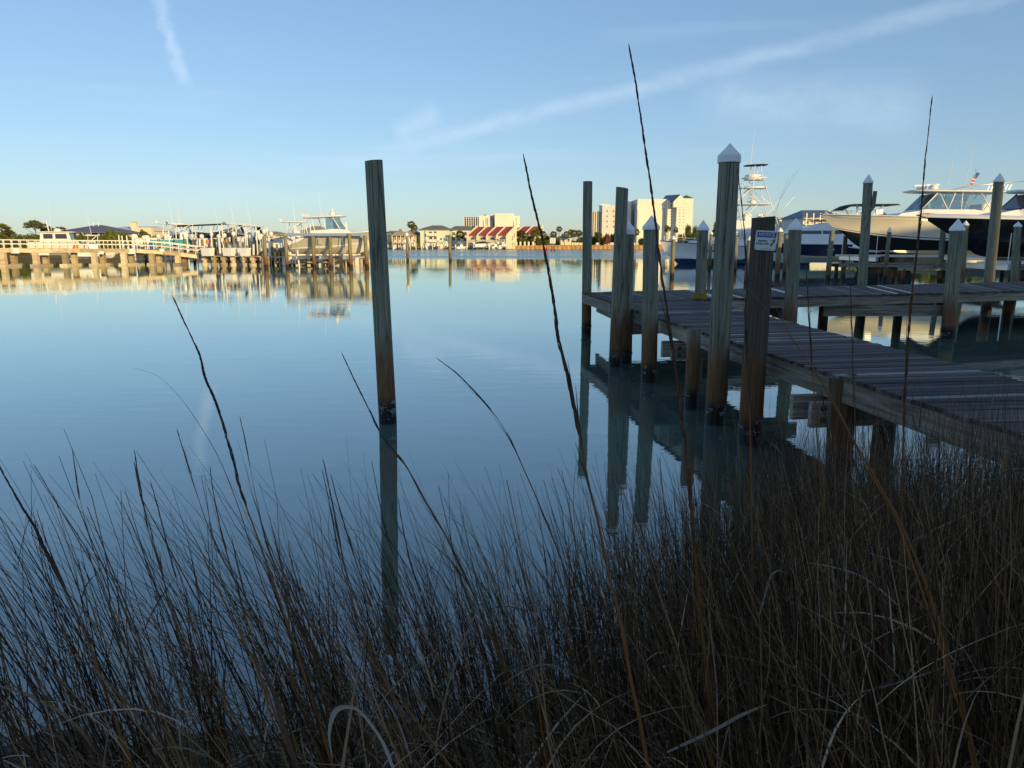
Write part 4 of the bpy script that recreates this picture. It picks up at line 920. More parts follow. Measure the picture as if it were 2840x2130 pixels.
# left railed walkway
wk = thing('railed_walkway', 'long raised walkway with a white railing on tall concrete posts', 'walkway', (0, 0, 0))
def wk_pt(px): # deck line along the walkway, z falls on the last ramp
    Y = 80+8*px/550; q = at_y(px, 690, Y); z = np.interp(px, [-150, 300, 420, 550], [1.98, 1.86, 1.80, 1.12]); return Vector((q.x, Y, float(z)))
stn = [-150, -40, 50, 140, 220, 300, 380, 450, 500, 550]; WD = 1.9
for a, b in zip(stn[:-1], stn[1:]):
    A, B = wk_pt(a), wk_pt(b)
    for o in (0, WD):
        mb = MB(); mb.bar(A+Vector((0, o, -.20)), B+Vector((0, o, -.20)), .12, .42); mb.build('girder', M_BEAM2, wk)
    mb = MB(); mb.bar(A+Vector((0, WD/2, .03)), B+Vector((0, WD/2, .03)), WD-.14, .05); mb.build('deck_slab', M_BEAM2, wk)
    for o in (-.02, WD+.02):
        for h_ in (.95, .52): mb = MB(); mb.bar(A+Vector((0, o, h_)), B+Vector((0, o, h_)), .07, .09); mb.build('rail', M_OFFWHITE, wk)
px = -148
while px < 549:
    A = wk_pt(px)
    for o in (-.02, WD+.02):
        q = A+Vector((.35 if o > 0 else 0, o, 0)); mb = MB(); mb.bar(q+Vector((0, 0, .0)), q+Vector((0, 0, 1.0)), .08, .08); mb.build('rail_post', M_OFFWHITE, wk)
    px += 23
for px in (-80, 4, 95, 177, 258, 340, 418, 490):
    A = wk_pt(px)
    for o, w_ in ((.1, .52), (WD-.1, .5)):
        mb = MB(); mb.box((A.x, A.y+o, (A.z-.42-2.2)/2), (w_, .5, A.z-.42+2.2)); mb.build('support_post', M_BEAM2, wk)
    mb = MB(); mb.box((A.x+.0, A.y+WD/2, .10), (.9, WD+.8, .24)); mb.build('pile_collar', M_BEAM2, wk)
for px, py, w_, h_ in ((41, 695, 23, 15), (122, 704.5, 28, 6), (279, 701, 18, 8), (364, 697, 20, 14), (449, 694, 13, 8)):
    p = at_y(px, py, wk_pt(px).y-.12); k = wk_pt(px).y/FPX; mb = MB(); mb.box((p.x, p.y, p.z), (w_*k, .04, h_*k)); tag(mb.build('notice_board', M_WHITE, None), 'blank white board fixed to the walkway girder', 'sign', 'white boards along the walkway')

# low boat dock, dock boxes, guide poles
ld = thing('lift_dock', 'low weathered dock with stubby piers beneath the white dock boxes', 'dock', (0, 0, 0))
A = at_z(556, 735, 0); A = Vector((A.x, 88.5)); B = Vector((-28.5, 85.5)); d = (B-A).normalized(); L = (B-A).length
m_ = MB(); m_.box((0, 0, 0), (.28, 2.4, .12)); me = m_.build('plank', M_BEAM2, ld, loc=(*A, 1.0), rz=math.atan2(d.y, d.x)).data
for i in range(1, int(L/.3)): shared('plank', me, ld, (*(A+d*.3*i), 1.0), math.atan2(d.y, d.x))
for i in range(7):
    p = A+d*L*i/6.2; mb = MB(); mb.box((0, 0, .72), (.5, 2.8, .38)); mb.lathe((0, -1.1, -2.2), [(.24, 0), (.24, 2.1), (.42, 2.2), (.42, 2.42), (.26, 2.5), (.26, 2.75)], 10); mb.lathe((0, 1.1, -2.2), [(.24, 0), (.24, 2.75)], 10); mb.build('pier', M_BEAM2, ld, loc=(*p, 0))
for i, (px, py, lab) in enumerate(((577, 708, 'white dock box at the foot of the walkway ramp'), (636, 708, 'white dock box between the ramp and the dark engine'), (678, 709, 'white dock box below the dark outboard engine'))):
    p = at_y(px, py, 86.0); bx = thing('dock_box', lab, 'dock box', (p.x, p.y, 1.06), R(-18)); mb = MB(); mb.box((0, 0, .42), (1.15, .75, .84), taper=1.12); mb.build('bin', M_WHITE, bx)
    mb = MB(); mb.box((0, 0, .88), (1.36, .92, .09), taper=.94); mb.build('lid', M_WHITE, bx)
for px, py in ((329, 653), (338, 655), (351, 655), (366, 652), (370, 655), (452, 641), (467, 640), (487.5, 644), (507, 643), (517, 641), (542, 640), (584, 630), (608, 630), (615, 623), (654, 632), (678, 632), (683, 636), (710, 632), (716, 641), (740, 631), (822, 632), (860, 621)):
    Y = 88+(int(px)*7 % 9); p = at_y(px, py, Y); mb = MB(); mb.tube([(0, 0, -2.2), (0, 0, p.z)], .075, 6); ico(mb, (0, 0, p.z), .09)
    tag(mb.build('guide_pole', M_WHITE, None, loc=(p.x, Y, 0)), 'slim white guide pole rising among the lift boats', 'pole', 'white guide poles of the left marina')
for lab_, a, b in (('slanted white guide pole by the quad engines', (816, 625), (824, 690)), ('slanted white guide pole by the big boat bow', (958, 617), (970, 700))):
    P0, P1 = at_y(*b, 79), at_y(*a, 79); mb = MB(); mb.tube([P0-(P1-P0)*1.2, P1], .09, 6); tag(mb.build('guide_pole', M_WHITE, None), lab_, 'pole')
for px, py in ((588, 658), (607, 664), (623, 661), (648, 657), (690, 664), (705, 658), (716, 653), (733, 650), (752, 657), (560, 664), (535, 664), (512, 662), (470, 668), (440, 664), (400, 668)):
    Y = 91+(int(px)*5 % 8); p = at_y(px, py, Y); q = thing('mooring_piling', 'greenish mooring piling with a round white light among the lift boats', 'piling', (p.x, Y, 0), 0, 'mooring pilings of the left marina')
    mb = MB(); mb.tube([(0, 0, -2.2), (0, 0, .8), (0, 0, p.z)], [.2, .19, .17], 8); mb.build('post', M_PILE_FAR, q, True)
    mb = MB(); mb.lathe((0, 0, p.z), [(.10, 0), (.12, .12), (.24, .22), (.28, .38), (.22, .56), (.10, .64), (.001, .66)], 10); mb.build('lamp_globe', M_WHITE, q, True)
for lab, tp, bs, Y in (('sunlit front piling beside the quad outboard engines', (791, 650), (797, 738), 77.5), ('sunlit front piling by the stern of the grey lift boat', (867, 650), (872, 738), 77.6), ('sunlit front piling at the middle of the grey lift boat', (915, 656), (918, 739), 77.7), ('sunlit front piling near the bow of the grey lift boat', (968, 648), (974, 741), 77.0), ('sunlit front piling past the bow of the grey lift boat', (1012, 654), (1018, 738), 77.8), ('rust stained front piling left of the quad engines', (732, 655), (739, 741), 77.0)):
    px_pole('lift_piling', lab, tp, bs, Y, .42, mat=M_PILE_FAR, n=10, seed=int(tp[0]))

for i in range(40):
    px = 562+i*11.4+random.uniform(-3, 3); Y = random.uniform(86.5, 97); p = at_y(px, random.uniform(655, 690), Y); mb = MB(); mb.tube([(0, 0, -2.2), (0, 0, .5), (random.uniform(-.1, .1), 0, p.z)], [.17, .16, .13], 7)
    tag(mb.build('slim_piling', M_PILE_FAR if i % 4 else M_OFFWHITE, None, True, loc=(p.x, Y, 0)), 'slim uncapped piling crowded among the lift boats', 'piling', 'slim pilings of the left marina')
def cc_boat(name, label, loc, rz, L=8.5, B=2.7, H=1.5, hm=M_WHITE, top=True, canvas=False, engines=2, em=M_WHITE, ant=True, group=None, n=12):
    r = thing(name, label, 'boat', loc, rz, group)
    hull_parts(r, L, B, H, hm, M_WHITE, bow=.28, stem=.12, n=n)
    mb = MB(); mb.box((L*.42, 0, H+.45), (1.1, .9, .95), taper=.85); mb.build('console', M_WHITE, r)
    if top:
        slab(r, L*.24, L*.56, B*.40, H+2.0, .10, 'hardtop', M_WHITE, .04, .2)
        pipes(r, 'hardtop_legs', [[(L*x, s*B*.28, H-.1), (L*(x+.02), s*B*.33, H+1.98)] for s in (1, -1) for x in (.30, .50)]+[[(L*.30, s*B*.28, H+.9), (L*.5, s*B*.3, H+1.98)] for s in (1, -1)], .04, M_WHITE)
        m_ = MB(); m_.prism([(L*.52, -.5, H+.9), (L*.52, .5, H+.9), (L*.47, .5, H+1.9), (L*.47, -.5, H+1.9)], (.01, 0, 0)); m_.build('windshield', M_GLASS, r)
        mb = MB(); [mb.tube([(L*.24, -.7+.28*k, H+2.0), (L*.24-.2, -.7+.28*k, H+2.4)], .035, 5) for k in range(6)]; mb.build('rod_holders', M_WHITE, r)
    if canvas:
        mb = MB(); mb.loft([[Vector((L*.05, s*B*.45, H)) for s in (-1, 1)]+[Vector((L*.05, .5, H+.5)), Vector((L*.05, -.5, H+.5))], [Vector((L*.4, s*B*.47, H+.02)) for s in (-1, 1)]+[Vector((L*.4, .7, H+.95)), Vector((L*.4, -.7, H+.95))], [Vector((L*.85, s*B*.2, H*1.2)) for s in (-1, 1)]+[Vector((L*.85, .1, H*1.3)), Vector((L*.85, -.1, H*1.3))]]); mb.build('canvas_cover', M_CANVAS, r)
    for k in range(engines): outboard(r, (-.15, (k-(engines-1)/2)*.62, H*.8), 1.0, em)
    if ant: antenna(r, (L*.4, .6, H+2.0 if top else H+1), 3.0, (-.3, .1), .03)
    return r
def px_loc(px, Y, z): q = at_y(px, 700, Y); return (q.x, Y, z)
cc_boat('lift_boat', 'white boat with teal stern panels raised behind the walkway', px_loc(418, 96, 1.35), R(35), 10, 3.0, 1.6, M_TEALHULL)
cc_boat('lift_boat', 'lift boat with wide hardtop and rod holders behind the walkway ramp', px_loc(385, 103, 1.5), R(15), 11.5, 3.2, 1.7)
nb = cc_boat('lift_boat', 'lift boat under a dark navy canvas cover and long black bimini', px_loc(475, 101, 1.6), R(10), 9.0, 2.8, 1.5, top=False, canvas=True, ant=False)
cc_boat('lift_boat', 'second lift boat under dark navy canvas beside a tall antenna mast', px_loc(545, 97, 1.6), R(25), 7.5, 2.7, 1.5, top=False, canvas=True)
cc_boat('lift_boat', 'lift boat with a square white hardtop above the dock boxes', px_loc(588, 98, 1.5), R(40), 8.5, 2.8, 1.5)
cc_boat('lift_boat', 'lift boat with a dark outboard behind the third dock box', px_loc(655, 94, 1.2), R(65), 8.5, 2.8, 1.5, engines=1, em=M_DARK)
cc_boat('lift_boat', 'lift boat with hardtop just left of the quad engines', px_loc(735, 92, 1.5), R(8), 9.5, 2.9, 1.6, engines=3)
cc_boat('skiff', 'small white skiff with an orange float behind the railing', px_loc(205, 95, .5), R(30), 5.5, 2.0, 1.0, top=True, engines=1)
p = at_y(211, 685, 93.5); mb = MB(); ico(mb, p, .38); tag(mb.build('float_buoy', M_ORANGE, None, True), 'round orange float hanging by the small white skiff', 'buoy')
for px, py, w_, h_ in ((575, 671, .35, .6), (608, 672, .22, .7), (628, 668, .2, .5)):
    p = at_y(px, py, 90); mb = MB(); mb.lathe((p.x, p.y, p.z-h_/2), [(w_*.3, 0), (w_*.55, h_*.2), (w_*.55, h_*.8), (w_*.3, h_)], 10); tag(mb.build('life_vest', M_ORANGE, None, True), 'orange life vest hung up beside the lift boats', 'life vest', 'orange life vests hung in the marina')
mb = MB(); mb.box((4.2, 0, 3.35), (6.4, 2.2, .14), ry=-.05); mb.build('bimini_canvas', M_BLACKCANVAS, nb); pipes(nb, 'bimini_pole', [[(x, s, 1.4), (x+.4, s, 3.3)] for x in (1.7, 3.7, 5.7) for s in (-1, 1)], .04, M_ALU)
# pilothouse boat at far left
ph = thing('pilothouse_boat', 'cream pilothouse boat with mast and radar behind the railing', 'boat', px_loc(86, 99, .9), R(20)); hull_parts(ph, 8.0, 3.0, 1.75, M_OFFWHITE, M_WHITE, n=14, bow=.15)
w_, pan = cabin(ph, [(1.4, 1.7), (5.2, 1.8), (4.9, 3.0), (1.6, 3.0)], 1.2, 1.05, 'wheelhouse', M_OFFWHITE); pan([(4.7, 2.2), (4.6, 2.85), (3.3, 2.85), (3.3, 2.2)], 'side_window', M_WINDOW); pan([(3.0, 2.2), (3.0, 2.85), (1.9, 2.85), (1.9, 2.2)], 'side_window', M_WINDOW)
m_ = MB(); m_.prism([(5.16, -1.0, 2.15), (5.16, 1.0, 2.15), (4.95, .95, 2.85), (4.95, -.95, 2.85)], (.02, 0, 0)); m_.build('windshield', M_WINDOW, ph)
slab(ph, .9, 5.6, 1.35, 3.08, .12, 'roof', M_OFFWHITE, .08, .2); dome(ph, (3.4, 0, 3.15), .45, .45); antenna(ph, (2.6, .4, 3.1), 4.0); mb = MB(); mb.tube([(2.4, 0, 3.1), (2.2, 0, 4.6)], .07, 6); mb.build('mast', M_WHITE, ph)

# big grey boat on lift with quad engines
eb = thing('quad_engine_boat', 'big grey hulled boat with white hardtop and quad white outboards on a lift', 'boat', (at_y(818, 700, 80).x, 80.2, 1.32), R(-5)); eb.rotation_euler = (0, R(-1.0), R(-5)); eb.scale = (.79, 1, 1)
pt = hull_parts(eb, 12.4, 3.7, 1.95, M_GREYHULL, M_BEIGEHULL, M_WHITE, (.86, .93), bow=.22, stem=.12, flare=1.0, drop=.42)
w_, pan = cabin(eb, [(2.6, 1.8), (8.8, 2.05), (8.2, 2.45), (6.8, 2.62), (3.0, 2.5)], 1.4, 1.2, 'coachroof', M_WHITE)
slab(eb, 1.8, 7.4, 1.5, 3.92, .12, 'hardtop', M_WHITE, .05, .25, .02)
for s in (1, -1):
    for q in ([(6.9, 2.64), (5.95, 3.86), (5.1, 3.84), (5.1, 2.62)],):
        m_ = MB(); m_.prism([Vector((x, s*(1.2-.08*(z-2.6)), z)) for x, z in q], (0, s*.012, 0)); m_.build('side_window', M_GLASS, eb)
pipes(eb, 'window_frame', [[(7.0, s*1.22, 2.62), (6.0, s*1.1, 3.9)] for s in (1, -1)]+[[(5.02, s*1.22, 2.6), (4.7, s*1.1, 3.88)] for s in (1, -1)]+[[(3.5, s*1.2, 2.5), (3.1, s*1.1, 3.84)] for s in (1, -1)]+[[(2.6, s*1.3, 1.8), (2.1, s*1.1, 3.82)] for s in (1, -1)], .06, M_WHITE)
dome(eb, (5.6, 0, 4.02), .36, .5); dome(eb, (5.6, 0, 4.5), .17, .34, 'satellite_dome'); antenna(eb, (3.7, .8, 3.95), 2.6, (-.3, 0), .035)
mb = MB(); [mb.tube([(2.0, -1.1+.3*k, 3.85), (1.75, -1.1+.3*k, 4.25)], .045, 5) for k in range(8)]; mb.build('rod_holders', M_WHITE, eb)
mb = MB()
for s in (1, -1): mb = MB(); mb.prism([(x, s*1.86, z) for x, z in ((.0, .98), (1.4, 1.35), (2.3, 1.70), (2.3, 1.86), (1.2, 1.62), (0, 1.22))], (0, s*.06, 0)); mb.build('transom_wing', M_WHITE, eb)
for k in range(4): outboard(eb, (-.45, -1.15+.77*k, .72), 1.35)
mb = MB(); [mb.box((4.4, s*1.87, 1.35), (.55, .03, .62)) for s in (1, -1)]; mb.build('dive_door', M_GREYHULL, eb)
lf = thing('boat_lift', 'aluminium lift frame carrying the grey quad engine boat', 'boat lift', (0, 0, 0))
a, b = at_y(735, 653, 77.4), at_y(1015, 653, 77.4)
for yy in (77.3, 83.2): mb = MB(); mb.bar((a.x+2, yy, 3.42), (b.x, yy, 3.42), .16, .28); mb.build('top_beam', M_ALU, lf)
for i in range(3):
    x = -22.8+2.5*i; mb = MB(); mb.bar((x, 77.4, 1.02), (x, 83.0, 1.02), .22, .36); mb.build('cradle_beam', M_ALU, lf)
    mb = MB(); mb.bar((x, 77.35, 1.0), (x, 77.35, 3.3), .05, .05); mb.build('lift_cable', M_ALU, lf)
for y_ in (79.3, 81.2): mb = MB(); mb.bar((-24, y_, 1.30), (-16.8, y_, 1.30), .3, .16); mb.build('bunk', M_OFFWHITE, lf)
fd = thing('finger_dock', 'low finger dock with white piles behind the grey lift boat', 'dock', (0, 0, 0))
A, B = Vector((-28.2, 84.6)), Vector((-15.6, 84.2)); m_ = MB(); m_.box((0, 0, 0), (.28, 1.6, .12)); d = (B-A).normalized(); me = m_.build('plank', M_BEAM2, fd, loc=(*A, .95)).data
for i in range(1, 43): shared('plank', me, fd, (*(A+d*.3*i), .95))
for i in range(7): p = A+d*12.6*i/6; mb = MB(); mb.box((p.x, p.y-.6, -.66), (.42 if i % 2 else .9, .4, 3.1)); mb.build('pile', M_OFFWHITE if i % 2 else M_BEAM2, fd)
for i in range(6): mb = MB(); x = -27.3+1.1*i; mb.bar((x, 84.4, .3), (x+1.05, 84.4, .3), .1, .3); mb.build('fender_board', M_BEAM2, fd)

# ------------------------------------------------------------ far shore
for lab, tp, bs in (('channel piling with white floats hung at its top', (1128, 656), (1131, 722)), ('plain tall channel piling in front of the pale green condominium', (1246, 652), (1249, 727))):
    q = px_pole('channel_piling', lab, tp, bs, 104, .42, mat=M_PILE_FAR, n=10, seed=int(tp[0]))
    if 'floats' in lab:
        mb = MB(); zt = at_y(1128, 656, 104).z
        mb.lathe((-.05, 0, zt), [(.16, 0), (.3, .2), (.25, .4), (.001, .6)], 10); mb.lathe((-.33, -.1, zt-.95), [(.05, 0), (.17, .12), (.14, .5), (.001, .6)], 8); mb.lathe((.30, -.1, zt-.85), [(.05, 0), (.17, .12), (.14, .5), (.001, .6)], 8); mb.build('float', M_WHITE, q, True)
r, W, E = house('yellow house with a brick chimney on the far shore', 1072, 1112, 690, 646, 640, 318, 12, M_YELLOW, M_BROWNROOF, .7)
p = at_y(1105, 640, 318); block(r, p.x-r.location.x-.45, p.x-r.location.x+.45, -1, .2, 0, px_z(1105, 634, 318)-r.location.z, M_BRICK, 'chimney')
r, W, E = house('house with a two storey white columned porch on the far shore', 1089, 1150, 690, 654, 643, 300, 11, M_YELLOW, M_BROWNROOF, .15, wins=[(1098, 660, .9, 1.8), (1110, 660, .9, 1.8), (1122, 660, .9, 1.8), (1098, 676, .9, 1.6), (1110, 676, .9, 1.6)])
for i in range(6): block(r, -W+i*W/2.6, -W+i*W/2.6+.3, -7.9, -7.6, 0, E, M_OFFWHITE, 'porch_column')
block(r, -W, W*.95, -7.9, -5.55, E*.46, E*.52, M_OFFWHITE, 'porch_floor'); hip(r, -W, W, -7.9, -4.5, E+.2, E+1.6, M_BROWNROOF, .3, .6, 'porch_roof')
r, W, E = house('gabled house with a blue grey roof behind the twin palms', 1118, 1166, 690, 652, 637, 322, 12, M_OFFWHITE, M_BLUEROOF, -1)
palm('left of the twin fan palms by the pale green condominium', 1140, 690, 621, 9.5, 301, None); palm('right of the twin fan palms by the pale green condominium', 1148, 690, 630, 9, 300, None)
# pale green condominium
r, W, E = house('pale green three storey condominium with stacked balconies and a hip roof', 1165, 1246, 692, 638, 625, 303, 22, M_MINT, M_GREYROOF, .30, 'condominium', wins=[(1194, 646, 1.3, 1.2), (1208, 646, 1.3, 1.2), (1195, 661, 1.3, 1.3), (1208, 661, 1.3, 1.3)], cat='building', ov=.9)
for py in (653.5, 670.5):
    zz = px_z(1198, py, 303)-r.location.z; xa = at_y(1184, py, 303).x-r.location.x; xb = at_y(1214, py, 303).x-r.location.x
    block(r, xa, xb, -12.6, -11.02, zz-.2, zz, M_OFFWHITE, 'balcony_floor'); block(r, xa, xb, -12.62, -12.5, zz+.003, zz+1.0, M_MINT, 'balcony_rail')
    for xx in (xa+.15, xb-.15): block(r, xx-.12, xx+.12, -12.5, -12.3, zz+.003, zz+2.2, M_OFFWHITE, 'balcony_post')
p = at_y(1223, 663, 303); mb = MB(); mb.loft([[Vector((p.x-r.location.x+.42*math.cos(a), -11-o_, p.z-r.location.z+.42*math.sin(a))) for a in [2*PI*i/12 for i in range(12)]] for o_ in (0, .06)]); mb.build('round_window', M_WINDOW, r)
r, W, E = house('white wing of the condominium with a long grey roof', 1246, 1312, 692, 639, 627, 316, 20, M_OFFWHITE, M_GREYROOF, .6, 'condominium', wins=[(1290, 648, 1.5, 1.4), (1258, 648, 1.2, 1.4), (1258, 662, 1.2, 1.4), (1272, 662, 1.5, 1.4), (1290, 664, 1.5, 1.4)], cat='building')
palm('thick palm in front of the white condominium wing', 1276, 690, 650, 11.5, 296, None)
# red roofed townhouses, facade turned to the left
def townrow(label, px, Y, n, wu, rz, zpk, ze, dep=11):
    b = at_y(px, 690, Y); zb = float(ground_z(b.x, Y))-.2; root = thing('townhouse_row', label, 'building', (b.x, Y, zb), rz)
    for i in range(n):
        x0 = i*wu; mb = MB(); mb.prism([(x0+.25, 0, 0), (x0+.25, dep, 0), (x0+.25, dep, zpk-.5), (x0+.25, 0, ze)], (wu-.5, 0, 0)); mb.f = [f[::-1] for f in mb.f]; mb.build('wall', M_CREAM, root)
        mb = MB(); mb.prism([(x0+.26, -.7, ze-.25), (x0+.26, dep*.93, zpk-.25), (x0+.26, dep*.93, zpk), (x0+.26, -.7, ze)], (wu-.52, 0, 0)); mb.build('roof', M_RED, root)
        for k in range(1, 6): m_ = MB(); xx = x0+.26+(wu-.52)*k/6; m_.bar((xx, -.7, ze+.03), (xx, dep*.93, zpk+.03), .06, .07); m_.build('roof_seam', M_RED, root)
        block(root, x0+.3, x0+wu-.3, -1.5, -.02, ze*.42, ze*.46, M_CREAM, 'balcony_floor'); block(root, x0+.3, x0+wu-.3, -1.5, -1.38, ze*.46+.003, ze*.46+1.0, M_CREAM, 'balcony_rail')
        window(root, x0+wu*.62, -.05, ze*.62, 1.9, 1.9); window(root, x0+wu*.28, -.05, ze*.66, .7, 1.3); window(root, x0+wu*.5, -.05, ze*.22, 2.4, 1.8)
    for i in range(n+1):
        mb = MB(); x0 = i*wu; mb.prism([(x0-.14, -1.9, 0), (x0-.14, dep, 0), (x0-.14, dep, zpk+.5), (x0-.14, dep*.88, zpk+.5), (x0-.14, -1.0, ze+.3), (x0-.14, -1.9, ze-.6)], (.28, 0, 0)); mb.f = [f[::-1] for f in mb.f]; mb.build('party_wall', M_CREAM, root)
    for y_, z_ in ((dep*.45, ze*.75), (dep*.7, ze*.95), (dep*.45, ze*.3), (dep*.75, ze*.3)): window(root, n*wu+.27, y_, z_, .7, 1.7, R(90))
    return root
townrow('row of four cream townhouses with red metal roofs and balconies', 1301, 292, 4, 4.25, R(-24), 8.6, 5.4, 8)
townrow('second row of red roofed townhouses partly hidden by palms', 1431, 313, 2, 4.6, R(-24), 8.6, 5.6, 8)
# first hotel
H1 = 420
def hb(root, x0, x1, ytop, Y, dep, mat, name='wall', ybot=None):
    a, b = at_y(x0, 600, Y), at_y(x1, 600, Y); z1 = px_z(x0, ytop, Y); z0 = px_z(x0, ybot, Y) if ybot else .5; return block(root, a.x, b.x, Y, Y+dep, z0, z1, mat, name)
h1 = thing('hotel', 'white stepped hotel block behind the red roofed townhouses', 'building', (0, 0, 0))
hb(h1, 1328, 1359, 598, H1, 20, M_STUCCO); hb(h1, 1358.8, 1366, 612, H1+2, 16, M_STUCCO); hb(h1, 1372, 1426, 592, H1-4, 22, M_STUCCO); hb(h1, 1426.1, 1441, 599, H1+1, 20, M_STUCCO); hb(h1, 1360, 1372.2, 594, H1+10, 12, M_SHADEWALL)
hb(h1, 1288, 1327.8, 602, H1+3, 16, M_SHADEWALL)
for i in range(7):
    x = 1286+6.3*i; hb(h1, x, x+1.8, 600.5, H1+.5, 2.6, M_SHADEWALL, 'balcony_fin')
for j in range(7):
    a, b = at_y(1286, 600, H1+1), at_y(1326, 600, H1+1); z_ = px_z(1300, 606+5*j, H1); block(h1, a.x, b.x, H1+1.3, H1+2.9, z_-.12, z_+.12, M_SHADEWALL, 'balcony_floor')
    for i in range(6): p = at_y(1290.4+6.3*i, 608.5+5*j, H1+2.9); window(h1, p.x, H1+2.95, p.z, .75, .7)
for x, y0_, y1_ in ((1340, 612, 632), (1348, 605, 635), (1352.5, 605, 635), (1424.0, 615, 640), (1431.5, 601, 640)):
    a = at_y(x, 600, H1); 
    for k in range(int((y1_-y0_)/4)): z_ = px_z(x, y0_+2+4*k, H1-.1); q = MB(); yy = H1-4.05 if 1372 < x < 1426 else (H1+.95 if x > 1426 else H1-.05); q.box((at_y(x, 600, yy).x, yy, z_), (.35, .1, .66)); q.build('slot_window', M_WINDOW, h1)
mb = MB(); p = at_y(1345, 597, H1+8); mb.box((p.x, H1+8, px_z(1345, 597, H1)), (1.2, 1.2, 1.4)); mb.build('roof_unit', M_GREYROOF, h1)
# second hotel
H2 = 380
h2 = thing('hotel', 'large white hotel with a gabled tower and green hip roof', 'building', (0, 0, 0))
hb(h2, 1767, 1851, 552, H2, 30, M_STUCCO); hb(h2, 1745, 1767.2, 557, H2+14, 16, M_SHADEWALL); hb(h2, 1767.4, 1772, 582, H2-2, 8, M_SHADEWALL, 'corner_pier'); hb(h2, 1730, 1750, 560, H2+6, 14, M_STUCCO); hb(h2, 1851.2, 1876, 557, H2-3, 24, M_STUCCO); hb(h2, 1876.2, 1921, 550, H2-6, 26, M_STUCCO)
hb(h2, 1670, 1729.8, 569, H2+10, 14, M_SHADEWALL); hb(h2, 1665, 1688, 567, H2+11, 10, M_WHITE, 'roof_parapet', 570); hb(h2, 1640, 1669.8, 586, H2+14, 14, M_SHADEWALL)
for i in range(5): hb(h2, 1641+6.3*i, 1643.2+6.3*i, 586, H2+12.4, 1.7, M_STUCCO, 'balcony_fin')
for j in range(8):
    for i in range(3):
        p = at_y(1648+7*i, 593+6*j, H2+13.9); window(h2, p.x, H2+13.92, p.z, .8, .9)
        if j % 2 and i < 2: p = at_y(1684+18*i, 578+7.2*j, H2+9.9); window(h2, p.x, H2+9.93, p.z, .7, .9)
    for x in (1885.5, 1896.5): p = at_y(x, 574+8.6*j, H2-6); window(h2, p.x, H2-6.05, p.z, .55, .5)
    p = at_y(1862, 570+8*j, H2-3); q = MB(); q.box((p.x, H2-3.05, p.z), (.5, .1, .8)); q.build('slot_window', M_WINDOW, h2)
    p = at_y(1842, 580+7*j, H2); q = MB(); q.box((p.x, H2-.05, p.z), (.3, .1, .7)); q.build('slot_window', M_WINDOW, h2)
a, b, c_ = at_y(1868, 558, H2-6.3), at_y(1886, 541, H2-6.3), at_y(1913, 559, H2-6.3)
mb = MB(); mb.prism([(a.x, H2-6.3, a.z), (b.x, H2-6.3, b.z), (c_.x, H2-6.3, c_.z-1), (c_.x, H2-6.3, a.z-3), (a.x, H2-6.3, a.z-3)], (0, 20, 0)); mb.build('gable', M_STUCCO, h2)
mb = MB(); e_ = at_y(1851, 556, H2-8); mb.add([(a.x-.3, H2-7, a.z), (b.x, H2-7, b.z+.3), (b.x-2.6, H2+16, b.z+1.2), (e_.x, H2+10, e_.z)], [(0, 1, 2, 3)]); mb.add([(a.x-.3, H2-7, a.z-.3), (b.x, H2-7, b.z), (b.x-2.6, H2+16, b.z+.9), (e_.x, H2+10, e_.z-.3)], [(3, 2, 1, 0)]); mb.build('gable_roof', M_TEALROOF, h2)
a, b = at_y(1896, 549, H2-5.9), at_y(1920.5, 549, H2-5.9); hip(h2, a.x, b.x, H2-5.9, H2+3, a.z, px_z(1908, 541, H2-2), M_GREENROOF, .35, .05, 'hip_roof')
# shoreline structures
sw = thing('seawall', 'rust coloured sheet pile seawall along the beach', 'wall', (0, 0, 0)); mb = MB(); xs = np.arange(-1.5, 66, .45)
prof = [(x, 290.6+(.22 if (i//2) % 2 else 0)) for i, x in enumerate(xs)]
mb.add([(x, y, -2.0) for x, y in prof]+[(x, y, 1.25) for x, y in prof], [(i, i+1, len(prof)+i+1, len(prof)+i) for i in range(len(prof)-1)])
tag(mb.build('sheet_piles', M_SHEET, sw), kind='stuff'); block(sw, -1.5, 66, 290.5, 291.1, 1.25, 1.4, M_TAN, 'wall_cap')
mb = MB(); mb.add([(-2, 291.2, 1.30), (66, 291.2, 1.30), (66, 303, 1.6), (-2, 303, 1.6)], [(0, 1, 2, 3)]); tag(mb.build('beach', M_SAND, None), kind='structure')
for px in (1432, 1443, 1455, 1466, 1478): p = at_y(px, 681, 294); mb = MB(); mb.lathe((p.x, 294, 1.2), [(.40, 0), (.42, 1.5), (.36, 1.7), (.1, 1.8)], 10); tag(mb.build('shore_post', M_OFFWHITE, None), 'squat white post standing on the beach edge', 'post', 'white posts along the beach')
r, W, E = house('small cream pavilion with a hip roof on the beach', 1555, 1585, 679, 660, 652, 305, 6, M_CREAM, M_GREYROOF, .1, 'pavilion', wins=[(1562, 666, .8, 1.4), (1577, 666, .8, 1.4)], cat='pavilion')
fw = thing('white_fence', 'long low white fence behind the beach', 'fence', (0, 0, 0)); a, b = at_y(1586, 672, 308), at_y(1765, 672, 308); n_ = 26
for i in range(n_): x = a.x+(b.x-a.x)*i/n_; block(fw, x+.03, x+(b.x-a.x)/n_-.03, 308, 308.1, .9, 2.6, M_OFFWHITE, 'fence_panel')
sg = thing('channel_sign', 'square white channel board on two piles in the water off the beach', 'sign', (0, 0, 0)); a, b = at_y(1525, 661, 222), at_y(1541, 675, 222); block(sg, a.x, b.x, 222, 222.1, b.z, a.z, M_SIGNWHITE, 'board')
mb = MB(); c0 = (a+b)/2
